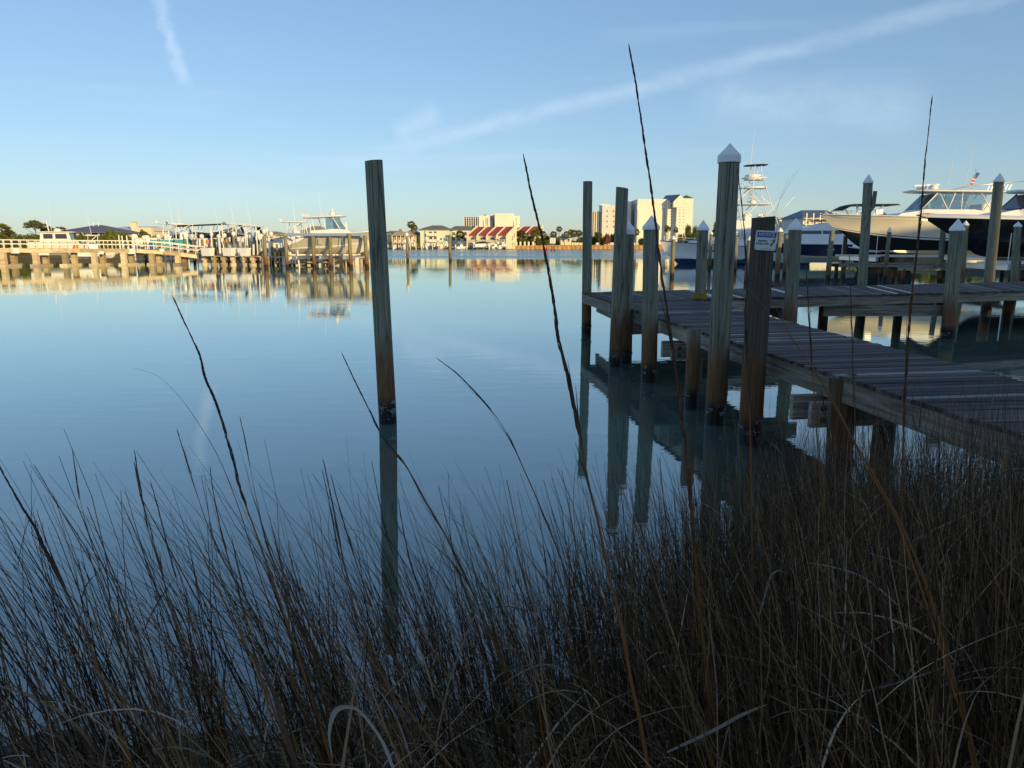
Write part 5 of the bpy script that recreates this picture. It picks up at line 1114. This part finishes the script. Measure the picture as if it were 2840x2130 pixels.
for i in range(14): t0, t1 = 2*PI*i/14, 2*PI*(i+1)/14; mb.bar((c0.x+.42*math.cos(t0), 221.97, c0.z+.38*math.sin(t0)), (c0.x+.42*math.cos(t1), 221.97, c0.z+.38*math.sin(t1)), .03, .12)
mb.build('ring_symbol', M_ORANGE, sg)
for px in (1530, 1537.5): p = at_y(px, 697, 222.3); mb = MB(); mb.tube([(p.x, 222.4, -2.2), (p.x, 222.4, b.z+.4)], .17, 8); mb.build('pile', M_PILE_FAR, sg)
p = at_y(1516, 698, 205); mb = MB(); mb.lathe((p.x, 205, -.2), [(.45, 0), (.5, .35), (.45, .5), (.32, .62), (.26, 1.3), (.12, 1.5), (.001, 1.52)], 12); tag(mb.build('channel_buoy', M_REDP, None, True), 'red channel buoy floating off the beach', 'buoy')
for px, yc_, r_, Y in ((1436, 648, 8, 297), (1446, 645, 9, 296), (1458, 652, 8, 298), (1484, 645, 10, 296), (1494, 642, 11, 297), (1506, 648, 9, 300), (1453, 633, 5, 340), (1439, 634, 4, 345), (1535, 649, 9, 301), (1551, 634, 7.5, 345), (1571, 648, 8, 330), (1583, 642, 7, 345), (1592, 646, 10, 300), (1606, 646, 9, 303), (1312, 632, 6, 330), (1662, 652, 8, 300), (1763, 642, 10, 302), (1752, 650, 8, 305), (1715, 648, 8, 304)):
    palm('fan palm standing behind the beach on the far shore', px, 680, yc_, r_, Y)
for px, yt, w_, Y, k in ((1425, 655, 22, 302, 'shrub'), (1440, 658, 26, 296, 'shrub'), (1455, 660, 26, 297, 'shrub'), (1495, 658, 30, 297, 'shrub'), (1580, 662, 24, 312, 'shrub'), (1672, 655, 24, 300, 'shrub'), (1645, 655, 24, 305, 'shrub'), (1470, 655, 26, 304, 'shrub'), (1515, 652, 30, 306, 'shrub'), (1560, 648, 20, 330, 'shrub'), (1548, 655, 22, 320, 'shrub'), (1610, 655, 26, 315, 'shrub'), (1630, 650, 30, 318, 'shrub'), (1655, 640, 26, 315, 'shrub'), (1700, 645, 26, 315, 'shrub'), (1158, 668, 14, 299, 'shrub'), (1085, 668, 12, 298, 'shrub'), (1735, 660, 30, 310, 'shrub'), (1080, 655, 14, 330, 'shrub'), (1780, 660, 26, 308, 'shrub'), (1200, 660, 20, 330, 'shrub')):
    tree(k, 'dense green shrub behind the far beach', px, 681, yt, Y, 'shrubs along the far shore', w_, seedk=px % 3)
tree('redshrub', 'reddish flowering shrub behind the beach', 1684, 681, 645, 299, None, 30)
tree('pine', 'slender pine in front of the white hotel', 1850, 682, 617, 290, None, 20, seedk=1); tree('pine', 'second slender pine beside the hotel tower base', 1872, 682, 625, 292, None, 14, seedk=2)
for px, yt, w_ in ((1907, 622, 30), (1925, 626, 26), (1985, 611, 34), (2000, 616, 30), (1945, 640, 30), (1885, 645, 24), (2030, 622, 30)):
    tree('oak', 'rounded tree on the shore beyond the marina', px, 690, yt, 236+(px % 5)*3, 'trees on the right far shore', w_, seedk=px % 3)
# wooded slope and building behind the right marina
for i, px in enumerate(range(2150, 2900, 26)):
    tree('oak', 'rounded tree on the wooded slope behind the right marina', px, 690, [612, 604, 608, 600, 606, 598][i % 6]-(8 if px > 2380 else 0), 205+(i % 4)*7, 'trees on the wooded slope', 44, seedk=i % 3)
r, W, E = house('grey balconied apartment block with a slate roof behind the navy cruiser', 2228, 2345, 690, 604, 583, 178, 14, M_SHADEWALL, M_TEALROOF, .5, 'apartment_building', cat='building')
for py in (606, 622, 638):
    z_ = px_z(2290, py, 178)-r.location.z; block(r, -W-.3, W+.3, -8.6, -7.02, z_-.15, z_, M_OFFWHITE, 'balcony_floor')
    for k in range(7): x = -W+.2+k*(2*W-.4)/6; block(r, x-.12, x+.12, -8.6, -8.4, z_+.003, z_+1.2, M_OFFWHITE, 'balcony_post'); (window(r, x+.75, -7.05, z_-1.0, .9, 1.0) if k < 6 else None)
for px, py in ((2168, 604), (2228, 600), (2238, 606), (2176, 622)): 
    hh, W, E = house('small pale house among the trees on the wooded slope', px-6, px+6, 640, py+3, py-2, 196, 6, M_CREAM, M_OFFWHITE, .5); hh['group'] = 'pale houses on the wooded slope'
# jetty clutter at the foot of the condominiums
for i in range(64):
    px = 1076+i*5.2+random.uniform(-1.5, 1.5); Y = random.uniform(276, 289); p = at_y(px, 690, Y); h_ = random.uniform(1.3, 2.6); mb = MB(); mb.tube([(0, 0, -2.2), (0, 0, h_)], .17, 6); ico(mb, (0, 0, h_), .19)
    tag(mb.build('jetty_piling', M_PILE_FAR if i % 3 else M_OFFWHITE, None, loc=(p.x, Y, 0)), 'small piling of the boat jetties below the far houses', 'piling', 'jetty pilings on the far shore')
jt = thing('far_jetty', 'long low jetty below the far houses', 'jetty', (0, 0, 0)); a, b = at_y(1070, 690, 284), at_y(1405, 690, 284)
for i in range(40): x = a.x+(b.x-a.x)*i/40; block(jt, x+.02, x+(b.x-a.x)/40-.02, 283, 285, .75, .95, M_BEAM2, 'deck_board'); (block(jt, x+.5, x+.75, 283.3, 283.6, -2.2, .748, M_PILE_FAR, 'leg') if i % 2 else None)
proto = cc_boat('moored_boat', 'small white boat moored at the far jetty', px_loc(1092, 281, .05), R(80), 7, 2.4, 1.4, group='white boats at the far jetty', n=8, engines=1)
proto.scale = (.75, .75, .75)
for i, px in enumerate((1118, 1150, 1172, 1205, 1222, 1240, 1265, 1312, 1330, 1345, 1360, 1372, 1385, 1398)):
    copy_tree(proto, px_loc(px, 279+(i % 3)*2, .05+.9*(i % 2)), R((80, 100, 20, 60)[i % 4]), (.72, .72, .70+.1*(i % 3)))
cc_boat('moored_boat', 'far moored boat under a dark navy canvas by the townhouses', px_loc(1316, 278, .6), R(20), 8, 2.6, 1.5, top=False, canvas=True, ant=False, n=8)

# ------------------------------------------------------------ buildings behind and beside the photographer (they shade the near shore)
def condo(label, p0, p1, s0, s1, H, floors, wm_=M_STUCCO, roof=M_GREYROOF):
    n_ = Vector((math.cos(SUN_AZ), math.sin(SUN_AZ))); l_ = Vector((-math.sin(SUN_AZ), math.cos(SUN_AZ))); c = n_*(p0+p1)/2+l_*(s0+s1)/2
    root = thing('waterfront_condominium', label, 'building', (c.x, c.y, .6), SUN_AZ); W = (p1-p0)/2; D = (s1-s0)/2; fh = (H-.6)/floors
    block(root, -W, W, -D, D, 0, H-.6, wm_); block(root, -W-.4, W+.4, -D-.4, D+.4, H-.598, H-.3, roof, 'roof')
    for f in range(floors):
        k = int(2*W/4)
        for i in range(k): window(root, -W+2+i*(2*W-4)/max(1, k-1), D+.04, fh*(f+.55), 1.6, 1.5, R(180))
        block(root, -W, W, D+.003, D+1.3, fh*(f+1)-.25, fh*(f+1)-.1, M_OFFWHITE, 'balcony_floor')
    return root
condo('long white condominium behind the photographer', -16, 30, -62, -50, 17.8, 6)
condo('lower white condominium behind the bank to the right', 31, 48, -62, -50, 15.2, 5)
condo('white condominium on the right bank', 49, 65.5, -62, -50, 17.2, 6)
condo('tall grey condominium beside the right marina', 67.5, 84, 2, 14, 11.3, 4, M_SHADEWALL)
for k in TREE_PROTO.values(): bpy.data.objects.remove(k[0])
for a_, b_ in PALM: bpy.data.objects.remove(a_); bpy.data.objects.remove(b_)
# ------------------------------------------------------------ grass on the bank
def stems_mesh(name, base, h, lean, curv, rad, mat, seg=6, sides=3, tipf=.18, wob=.007):
    """base (n,3), h (n), lean (n,2) sideways reach as a share of height, curv extra droop"""
    n = len(base); t_ = np.linspace(0, 1, seg+1)[None, :, None]; up = np.zeros((n, 1, 3)); up[:, 0, 2] = 1
    L = np.zeros((n, 1, 3)); L[:, 0, :2] = lean; hh = h[:, None, None]
    P = base[:, None, :]+up*hh*(t_-.5*np.abs(curv)[:, None, None]*t_**3)+L*hh*(.45*t_+.55*t_**2*(1+curv[:, None, None]))
    P = P+rng.normal(0, wob, (n, seg+1, 3))*hh*(t_ > 0)*np.array([1, 1, .2]); r_ = rad[:, None, None]*(1-(1-tipf)*t_)
    V = []
    for j in range(sides):
        a = 2*PI*j/sides; V.append(P+r_*np.array([math.cos(a), math.sin(a), 0]))
    V = np.stack(V, 2).reshape(-1, 3); i0 = (np.arange(n)*(seg+1)*sides)[:, None, None]; k = (np.arange(seg)*sides)[None, :, None]; j = np.arange(sides)[None, None, :]; j2 = (j+1) % sides
    F_ = np.stack([i0+k+j, i0+k+j2, i0+k+sides+j2, i0+k+sides+j], -1).reshape(-1, 4)
    return np_mesh(name, V, [F_], mat), P
def ribbons_mesh(name, P0, az, length, el0, droop, width, mat, seg=6):
    """leaf blades: start points, azimuth, initial elevation, droop angle along the blade"""
    n = len(P0); step = length/seg; P = P0.copy(); C = [P.copy()]; el = el0.copy(); az = az.copy()
    for i in range(seg):
        P = P+np.stack([np.cos(az)*np.cos(el), np.sin(az)*np.cos(el), np.sin(el)], 1)*step[:, None]; C.append(P.copy()); el = el-droop/seg; az = az+rng.normal(0, .06, n)
    C = np.stack(C, 1); sd = np.stack([-np.sin(az), np.cos(az), rng.normal(0, .35, n)], 1); sd /= np.linalg.norm(sd, axis=1)[:, None]
    w = width[:, None]*np.array([.6, 1, 1, .85, .6, .35, .06])[None, :seg+1]
    V = np.stack([C-sd[:, None, :]*w[..., None]/2, C+sd[:, None, :]*w[..., None]/2], 2).reshape(-1, 3); i0 = (np.arange(n)*(seg+1)*2)[:, None]; k = (np.arange(seg)*2)[None, :]
    F_ = np.stack([i0+k, i0+k+1, i0+k+3, i0+k+2], -1).reshape(-1, 4); return np_mesh(name, V, [F_], mat)
def in_dock(x, y):
    f = (y-2.6)/(17.6-2.6); xl = 4.14+(2.375-4.14)*f; xr = 5.62+(4.74-5.62)*f; return (x > xl-.12) & (x < xr+.12) & (y > 2.5)
def scatter(n, ymin, ymax, keep):
    y = ymin+(ymax-ymin)*rng.uniform(0, 1, n)**.8; x = rng.uniform(-1, 1, n)*(.80*y+.7); k = keep(x, y) & ~in_dock(x, y) & (np.hypot(x, y) > .85); return x[k], y[k]
clx, cly = scatter(900, .9, 9.5, lambda x, y: np.ones(len(x), bool))
def keep_main(x, y):
    d = shore_y(x)-y; rgt = 1/(1+np.exp(-(x-.85)*2.0)); off = np.interp(x, [-2, 0, 1, 2.5], [1.3, 1.5, 2.2, 3.2])       # how far into the water the stand reaches
    pr = np.where(d > 0, .95, np.clip(1+d/off, 0, 1)**1.5)*(.20+.80*rgt)
    return rng.uniform(0, 1, len(x)) < pr
def clumped(x, y, s=.10, share=.7):
    j = rng.integers(0, len(clx), len(x)); m = rng.uniform(0, 1, len(x)) < share; return x, y
def build_grass():
    x, y = scatter(62000, 1.0, 9.8, keep_main); gz = ground_z(x, y); n = len(x)
    # pull stems together into tufts
    tx, ty = np.round(x/.20)*.20, np.round(y/.20)*.20; hsh = np.sin(tx*127.1+ty*311.7)*43758.5; hx = (hsh-np.floor(hsh)); h2 = np.sin(tx*269.5+ty*183.3)*43758.5; hy = h2-np.floor(h2)
    x = x*.40+(tx+(hx-.5)*.17)*.60; y = y*.40+(ty+(hy-.5)*.17)*.60; left = 1/(1+np.exp((x-.6)*1.5)); ok = ~in_dock(x, y) & (y > .9) & (hy+rng.uniform(0, .25, n) > left*.66); x, y = x[ok], y[ok]; gz = ground_z(x, y); n = len(x); hx = hx[ok]
    left = 1/(1+np.exp((x-.9)*1.3)); d = shore_y(x)-y
    h = rng.uniform(.62, 1.25, n)*(.80+.45*hx)
    h = np.where(rng.uniform(0, 1, n) < .16, h*1.28, h)
    # keep the stand's top uneven but low enough to see the water beyond
    topz = CAM_H-y*np.interp(x, [-3, -1.2, -.3, .4, 1.2, 2.2, 4], [.31, .29, .38, .37, .28, .21, .19])*rng.uniform(.80, 1.5, n)
    h = np.minimum(h*np.interp(x, [-1, 1, 2], [1.32, 1.15, 1.35]), np.maximum(.25, topz-gz))
    lean = np.stack([-left*rng.uniform(.12, .50, n)+rng.normal(0, .10, n), rng.normal(0, .10, n)], 1); curv = rng.uniform(0, .5, n)*(rng.uniform(0, 1, n) < .5)
    rad = rng.uniform(.0016, .0036, n)*(1+.45*left)
    base = np.stack([x, y, gz-.04], 1); me, P = stems_mesh('marsh_grass', base, h, lean, curv, rad, M_STEM)
    o = bpy.data.objects.new('marsh_grass', me); COL.objects.link(o); tag(o, 'dense stand of dry brown marsh grass along the bank', 'grass', kind='stuff')
    # narrow leaves leaving the stems
    m = rng.integers(0, n, int(n*.60)); k = rng.integers(1, 5, len(m)); P0 = P[m, k]
    az = rng.uniform(0, 2*PI, len(m)); az = np.where(rng.uniform(0, 1, len(m)) < left[m]*.6, PI+rng.normal(0, .5, len(m)), az)
    me = ribbons_mesh('marsh_grass_leaves', P0, az, rng.uniform(.14, .50, len(m)), rng.uniform(.7, 1.45, len(m)), rng.uniform(-.1, 1.5, len(m)), rng.uniform(.0028, .0050, len(m))+.006*rng.uniform(0, 1, len(m))**3, M_DRYLEAF)
    o = bpy.data.objects.new('grass_leaves', me); COL.objects.link(o); tag(o, 'thin dry leaf blades tangled through the marsh grass', 'grass', kind='stuff')
    # fallen thatch
    x, y = scatter(16000, .9, 8.0, lambda x, y: (shore_y(x)-y) > -.25); z = np.maximum(ground_z(x, y), .0)+rng.uniform(.01, .22, len(x))
    me = ribbons_mesh('fallen_thatch', np.stack([x, y, z], 1), rng.uniform(0, 2*PI, len(x)), rng.uniform(.15, .55, len(x)), rng.uniform(-.15, .6, len(x)), rng.uniform(-.2, .9, len(x)), rng.uniform(.002, .007, len(x)), M_DRYLEAF)
    o = bpy.data.objects.new('fallen_thatch', me); COL.objects.link(o); tag(o, 'fallen dead grass lying matted on the bank', 'grass', kind='stuff')
    # golden reed canes standing through the right half
    x, y = scatter(330, 1.5, 6.0, lambda x, y: (x > .1) & (shore_y(x)-y > -.9)); n2 = len(x); gz = ground_z(x, y)
    me, _ = stems_mesh('golden_canes', np.stack([x, y, gz-.03], 1), np.minimum(rng.uniform(.8, 1.5, n2), CAM_H-.30*y-gz), np.stack([rng.normal(-.06, .10, n2), rng.normal(0, .06, n2)], 1), rng.uniform(0, .1, n2), rng.uniform(.0026, .0044, n2), M_STALK, 8, 5, .3, .003)
    o = bpy.data.objects.new('golden_canes', me); COL.objects.link(o); tag(o, 'straight golden brown reed canes standing in the dark grass', 'grass', kind='stuff')
    # green undergrowth low on the bank
    x, y = scatter(2600, .9, 4.2, lambda x, y: ((shore_y(x)-y) > .25) & (x > -.5) & (rng.uniform(0, 1, len(x)) < np.clip(.25+.3*x, 0, 1))); z = ground_z(x, y)
    me = ribbons_mesh('green_grass', np.stack([x, y, z], 1), rng.uniform(0, 2*PI, len(x)), rng.uniform(.2, .62, len(x)), rng.uniform(.8, 1.5, len(x)), rng.uniform(.2, 1.9, len(x)), rng.uniform(.004, .011, len(x)), M_GREENBLADE)
    o = bpy.data.objects.new('green_grass', me); COL.objects.link(o); tag(o, 'dark green grass blades low in the bank undergrowth', 'grass', kind='stuff')
    # a few bleached curling leaves
    x, y = scatter(150, 1.2, 5.0, lambda x, y: (shore_y(x)-y) > -.4); z = np.maximum(ground_z(x, y), 0)+rng.uniform(.15, .7, len(x))
    me = ribbons_mesh('bleached_leaves', np.stack([x, y, z], 1), rng.uniform(0, 2*PI, len(x)), rng.uniform(.12, .40, len(x)), rng.uniform(.3, 1.2, len(x)), rng.uniform(.8, 2.6, len(x)), rng.uniform(.003, .007, len(x)), M_PALELEAF)
    o = bpy.data.objects.new('bleached_leaves', me); COL.objects.link(o); tag(o, 'pale bleached curling leaf blades scattered through the grass', 'grass', kind='stuff')
build_grass()

# tall single stalks that stand out against the water and the sky
def smooth_pts(pts, sub=5):
    out = []; n = len(pts)
    for i in range(n-1):
        p0, p1, p2, p3 = pts[max(i-1, 0)], pts[i], pts[i+1], pts[min(i+2, n-1)]
        for k in range(sub):
            t_ = k/sub; out.append(.5*((2*p1)+(p2-p0)*t_+(2*p0-5*p1+4*p2-p3)*t_*t_+(3*p1-p0-3*p2+p3)*t_**3))
    return out+[pts[-1]]
STALK_N = 0
def stalk(label, pts, Y0, Y1, r0, head=.0, group=None, k=1.284, mat=None, bare=False):
    """stalk sighted point by point from tip to foot; its depth runs from Y1 at the tip to Y0 at the foot"""
    global STALK_N; STALK_N += 1; rr = random.Random(STALK_N)
    n = len(pts); W3 = [at_y(x*k, y*k, Y1+(Y0-Y1)*(i/(n-1))) for i, (x, y) in enumerate(pts)]; foot = W3[-1]
    gz = float(ground_z(foot.x, foot.y)); d = (W3[-1]-W3[-2]).normalized()
    if foot.z > gz: 
        ext = foot+d*(.85*min((foot.z-gz)/max(.35, -d.z), 1.2)); ext.y = foot.y+(ext.y-foot.y)*.6; W3.append(Vector((ext.x, ext.y, float(ground_z(ext.x, ext.y))-.03)))
    P = smooth_pts(W3)[::-1]; b = P[0]; P = [p-b for p in P]; m_ = len(P)
    root = thing('grass_stalk', label, 'grass stalk', b, 0, group)
    rad = [r0*max(.16, (1-i/(m_-1))**1.15) for i in range(m_)]; rad = [q*(1.35 if i % 9 == 4 and i < m_*.7 else 1) for i, q in enumerate(rad)]
    mb = MB(); mb.tube(P, rad, 6); mb.build('stem', mat or M_STALK, root, True)
    if not bare:
        # sheaths clasping the stem
        for _ in range(5):
            i = rr.randint(int(m_*.15), int(m_*.75)); e = min(m_-1, i+rr.randint(4, 9)); a = rr.uniform(0, 6.28); o = Vector((math.cos(a), math.sin(a), 0))*r0*.8
            q = [P[i], P[(i+e)//2]+o, P[e]+o*rr.uniform(1.5, 6)]; mb = MB(); mb.tube(q, [rad[i]*.9, rad[i]*.8, rad[i]*.15], 4); mb.build('leaf_sheath', M_SEED, root)
    if head > 0:
        mb = MB(); s0 = int(m_*(1-head))
        for i in range(s0, m_-1):
            for q in range(5):
                a = rr.uniform(0, 6.28); f = (i-s0)/max(1, m_-s0); t_ = P[i].lerp(P[i+1], rr.random()); dd = (P[i+1]-P[i]).normalized()
                o = Vector((math.cos(a), math.sin(a), 0))*r0*(1.5-1.2*f); l = .022*(1-.5*f)
                mb.tube([t_, t_+o*.6+dd*l, t_+o*.55+dd*l*2.4], [r0*.18, r0*.30, r0*.04], 4)
        tag(mb.build('seed_head', M_SEED, root), kind='stuff')
    return root
stalk('tallest grass stalk, dark and thin, reaching high above the horizon before the dock', [(1362, 118), (1375, 192), (1395, 330), (1412, 450), (1430, 600), (1455, 770), (1470, 880), (1477, 935), (1494, 1109), (1503, 1214), (1520, 1393), (1537, 1589)], 1.55, 1.75, .0046, .78)
stalk('golden grass stalk crossing the open water beside the dock corner pilings', [(1135, 355), (1150, 430), (1172, 520), (1197, 660), (1208, 740), (1230, 830), (1250, 930), (1270, 1040), (1290, 1120), (1315, 1240), (1340, 1340), (1365, 1480), (1397, 1640)], 1.30, 1.65, .0046, .5)
stalk('slender grass stalk standing before the white boat and the crossing walkway', [(2012, 222), (2000, 330), (1990, 450), (1983, 520), (1974, 600), (1964, 700), (1955, 850), (1950, 1000), (1948, 1100), (1946, 1250), (1936, 1400)], 2.0, 2.15, .0042, .6)
stalk('thick golden stalk leaning left across the walkway from the lower right', [(1636, 587), (1703, 716), (1752, 790), (1793, 860), (1842, 948), (1898, 1045), (1953, 1148), (2003, 1270), (2044, 1415), (2110, 1659)], 1.25, 1.6, .0050, .0, bare=True)
stalk('second golden stalk leaning alongside the thick one at lower right', [(1579, 581), (1630, 640), (1703, 724), (1791, 849), (1869, 1005), (1932, 1114), (1994, 1285), (2056, 1480), (2103, 1659)], 1.3, 1.6, .0034, .0, bare=True)
stalk('thin stalk rising beside the tall capped piling', [(1595, 380), (1608, 501), (1613, 607), (1611, 701), (1617, 830), (1620, 911), (1624, 1168), (1628, 1558)], 1.8, 1.9, .0036, .6)
stalk('thin dark stalk before the near walkway planks', [(1742, 584), (1746, 660), (1751, 741), (1756, 809), (1765, 950), (1792, 1324)], 2.2, 2.3, .0032, .5)
stalk('thin stalk in front of the far end of the near walkway', [(1835, 560), (1838, 650), (1842, 760), (1846, 900), (1850, 1100), (1852, 1300)], 2.5, 2.6, .0028, .5)
stalk('tall left-leaning stalk over the open water', [(380, 655), (400, 700), (430, 765), (445, 820), (470, 880), (500, 980), (520, 1060), (545, 1130), (572, 1205), (605, 1300), (645, 1420), (690, 1560)], 1.9, 2.2, .0046, .55)
stalk('stalk passing in front of the lone piling', [(744, 775), (770, 830), (800, 890), (825, 940), (855, 980), (880, 1012), (908, 1065), (945, 1125), (985, 1200), (1030, 1300), (1080, 1420)], 1.9, 2.2, .0036, .45)
stalk('arching stalk in open water between the lone piling and the dock', [(952, 780), (990, 810), (1040, 862), (1080, 912), (1108, 962), (1132, 1015), (1165, 1090), (1205, 1190), (1250, 1320)], 2.0, 2.3, .0030, .3)
stalk('heavy seeded stalk rising at the edge of the bank', [(0, 1010), (40, 1082), (75, 1140), (100, 1192), (132, 1255), (170, 1335), (205, 1425), (250, 1560)], 1.7, 1.9, .0050, .55)
stalk('straight bare stalk leaning left over calm water', [(295, 975), (340, 1045), (395, 1125), (432, 1185), (462, 1255), (502, 1335), (560, 1455), (610, 1580)], 1.6, 1.8, .0042, .0, bare=True)
stalk('thick broken brown stalk with a snapped tip', [(420, 1262), (500, 1360), (570, 1450), (602, 1530), (640, 1650)], 1.15, 1.25, .0056, .0, mat=M_SEED, bare=True)
stalk('fine curved stalk bowing left over the water', [(290, 795), (340, 812), (390, 860), (440, 932), (480, 1005), (520, 1110), (560, 1240)], 2.2, 2.5, .0022, .0, bare=True)
R_ = random.Random(5)
for i in range(46):          # shorter look-alike stalks fringing the stand
    if i < 26: x0 = R_.uniform(10, 900); y0 = R_.uniform(930, 1230)-.10*(x0-300)*(1 if 350 < x0 < 650 else 0); lx = R_.uniform(.22, .42)
    else: x0 = R_.uniform(900, 2150); y0 = R_.uniform(900, 1180); lx = R_.uniform(-.03, .22)
    if x0 > 1650: y0 -= 60
    ln = R_.uniform(330, 520); pts = [(x0+lx*ln*f+12*math.sin(f*3+i)*f*(1-f)*2-lx*40*math.sin(f*3.1), y0+ln*f) for f in (0, .12, .28, .45, .62, .8, 1.0)]
    Yb = R_.uniform(2.0, 3.0); stalk('short dry seeded grass stalk in the fringe of the bank', pts, Yb, Yb+.25, R_.uniform(.0022, .0036), R_.choice((0, .3, .45, .5)), 'seeded stalks fringing the bank', bare=R_.random() < .4)
# curled pale leaf close to the lens and other broad leaves
def leaf(label, pts, Y0, Y1, w, mat=M_PALELEAF, k=1.284, group=None):
    n = len(pts); W3 = smooth_pts([at_y(x*k, y*k, Y1+(Y0-Y1)*i/(n-1)) for i, (x, y) in enumerate(pts)], 5); b = W3[-1]; m_ = len(W3); mb = MB(); vs = []
    for i, p in enumerate(W3):
        d = (W3[min(i+1, m_-1)]-W3[max(i-1, 0)]).normalized(); sd = d.cross(Vector((.25, .9, .35))).normalized(); f = i/(m_-1); ww = w*(.08+min(1, f*3.2))*(1 if f < .8 else 1-.4*(f-.8)/.2)/1.08
        nn = sd.cross(d)*ww*.16; vs += [p-b-sd*ww/2, p-b+nn, p-b+sd*ww/2]
    mb.add(vs, [q for i in range(m_-1) for q in ((3*i, 3*i+1, 3*i+4, 3*i+3), (3*i+1, 3*i+2, 3*i+5, 3*i+4))]); o = mb.build('grass_leaf', mat, None, True, loc=b); return tag(o, label, 'leaf', group)
leaf('broad pale grass leaf curled over at the bottom of the bank', [(718, 1640), (711, 1585), (722, 1540), (745, 1527), (775, 1535), (805, 1570), (830, 1610), (852, 1668)], .85, .95, .0085)
leaf('long tan leaf slanting down along the bank edge', [(250, 1512), (330, 1540), (400, 1590), (490, 1668)], .95, 1.25, .011, M_STALK)
leaf('slanting pale leaf at the foot of the right hand grass', [(2110, 1412), (2000, 1455), (1880, 1490), (1760, 1510)], 1.8, 1.6, .007)
leaf('curved pale leaf arching in the middle of the grass', [(1085, 1478), (1130, 1450), (1170, 1436), (1205, 1440), (1225, 1462)], 1.7, 1.6, .006)
leaf('long pale blade lying across the lower right grass', [(1740, 1215), (1800, 1225), (1870, 1250), (1943, 1310)], 1.9, 1.8, .006)
leaf('pale blade angling up from the bottom of the dark grass', [(1660, 1520), (1600, 1545), (1540, 1578), (1440, 1625)], 1.35, 1.25, .009)
leaf('hooked pale leaf among brown stems under the notice piling', [(1700, 1240), (1682, 1232), (1665, 1245), (1655, 1275), (1640, 1330)], 1.9, 1.8, .006)
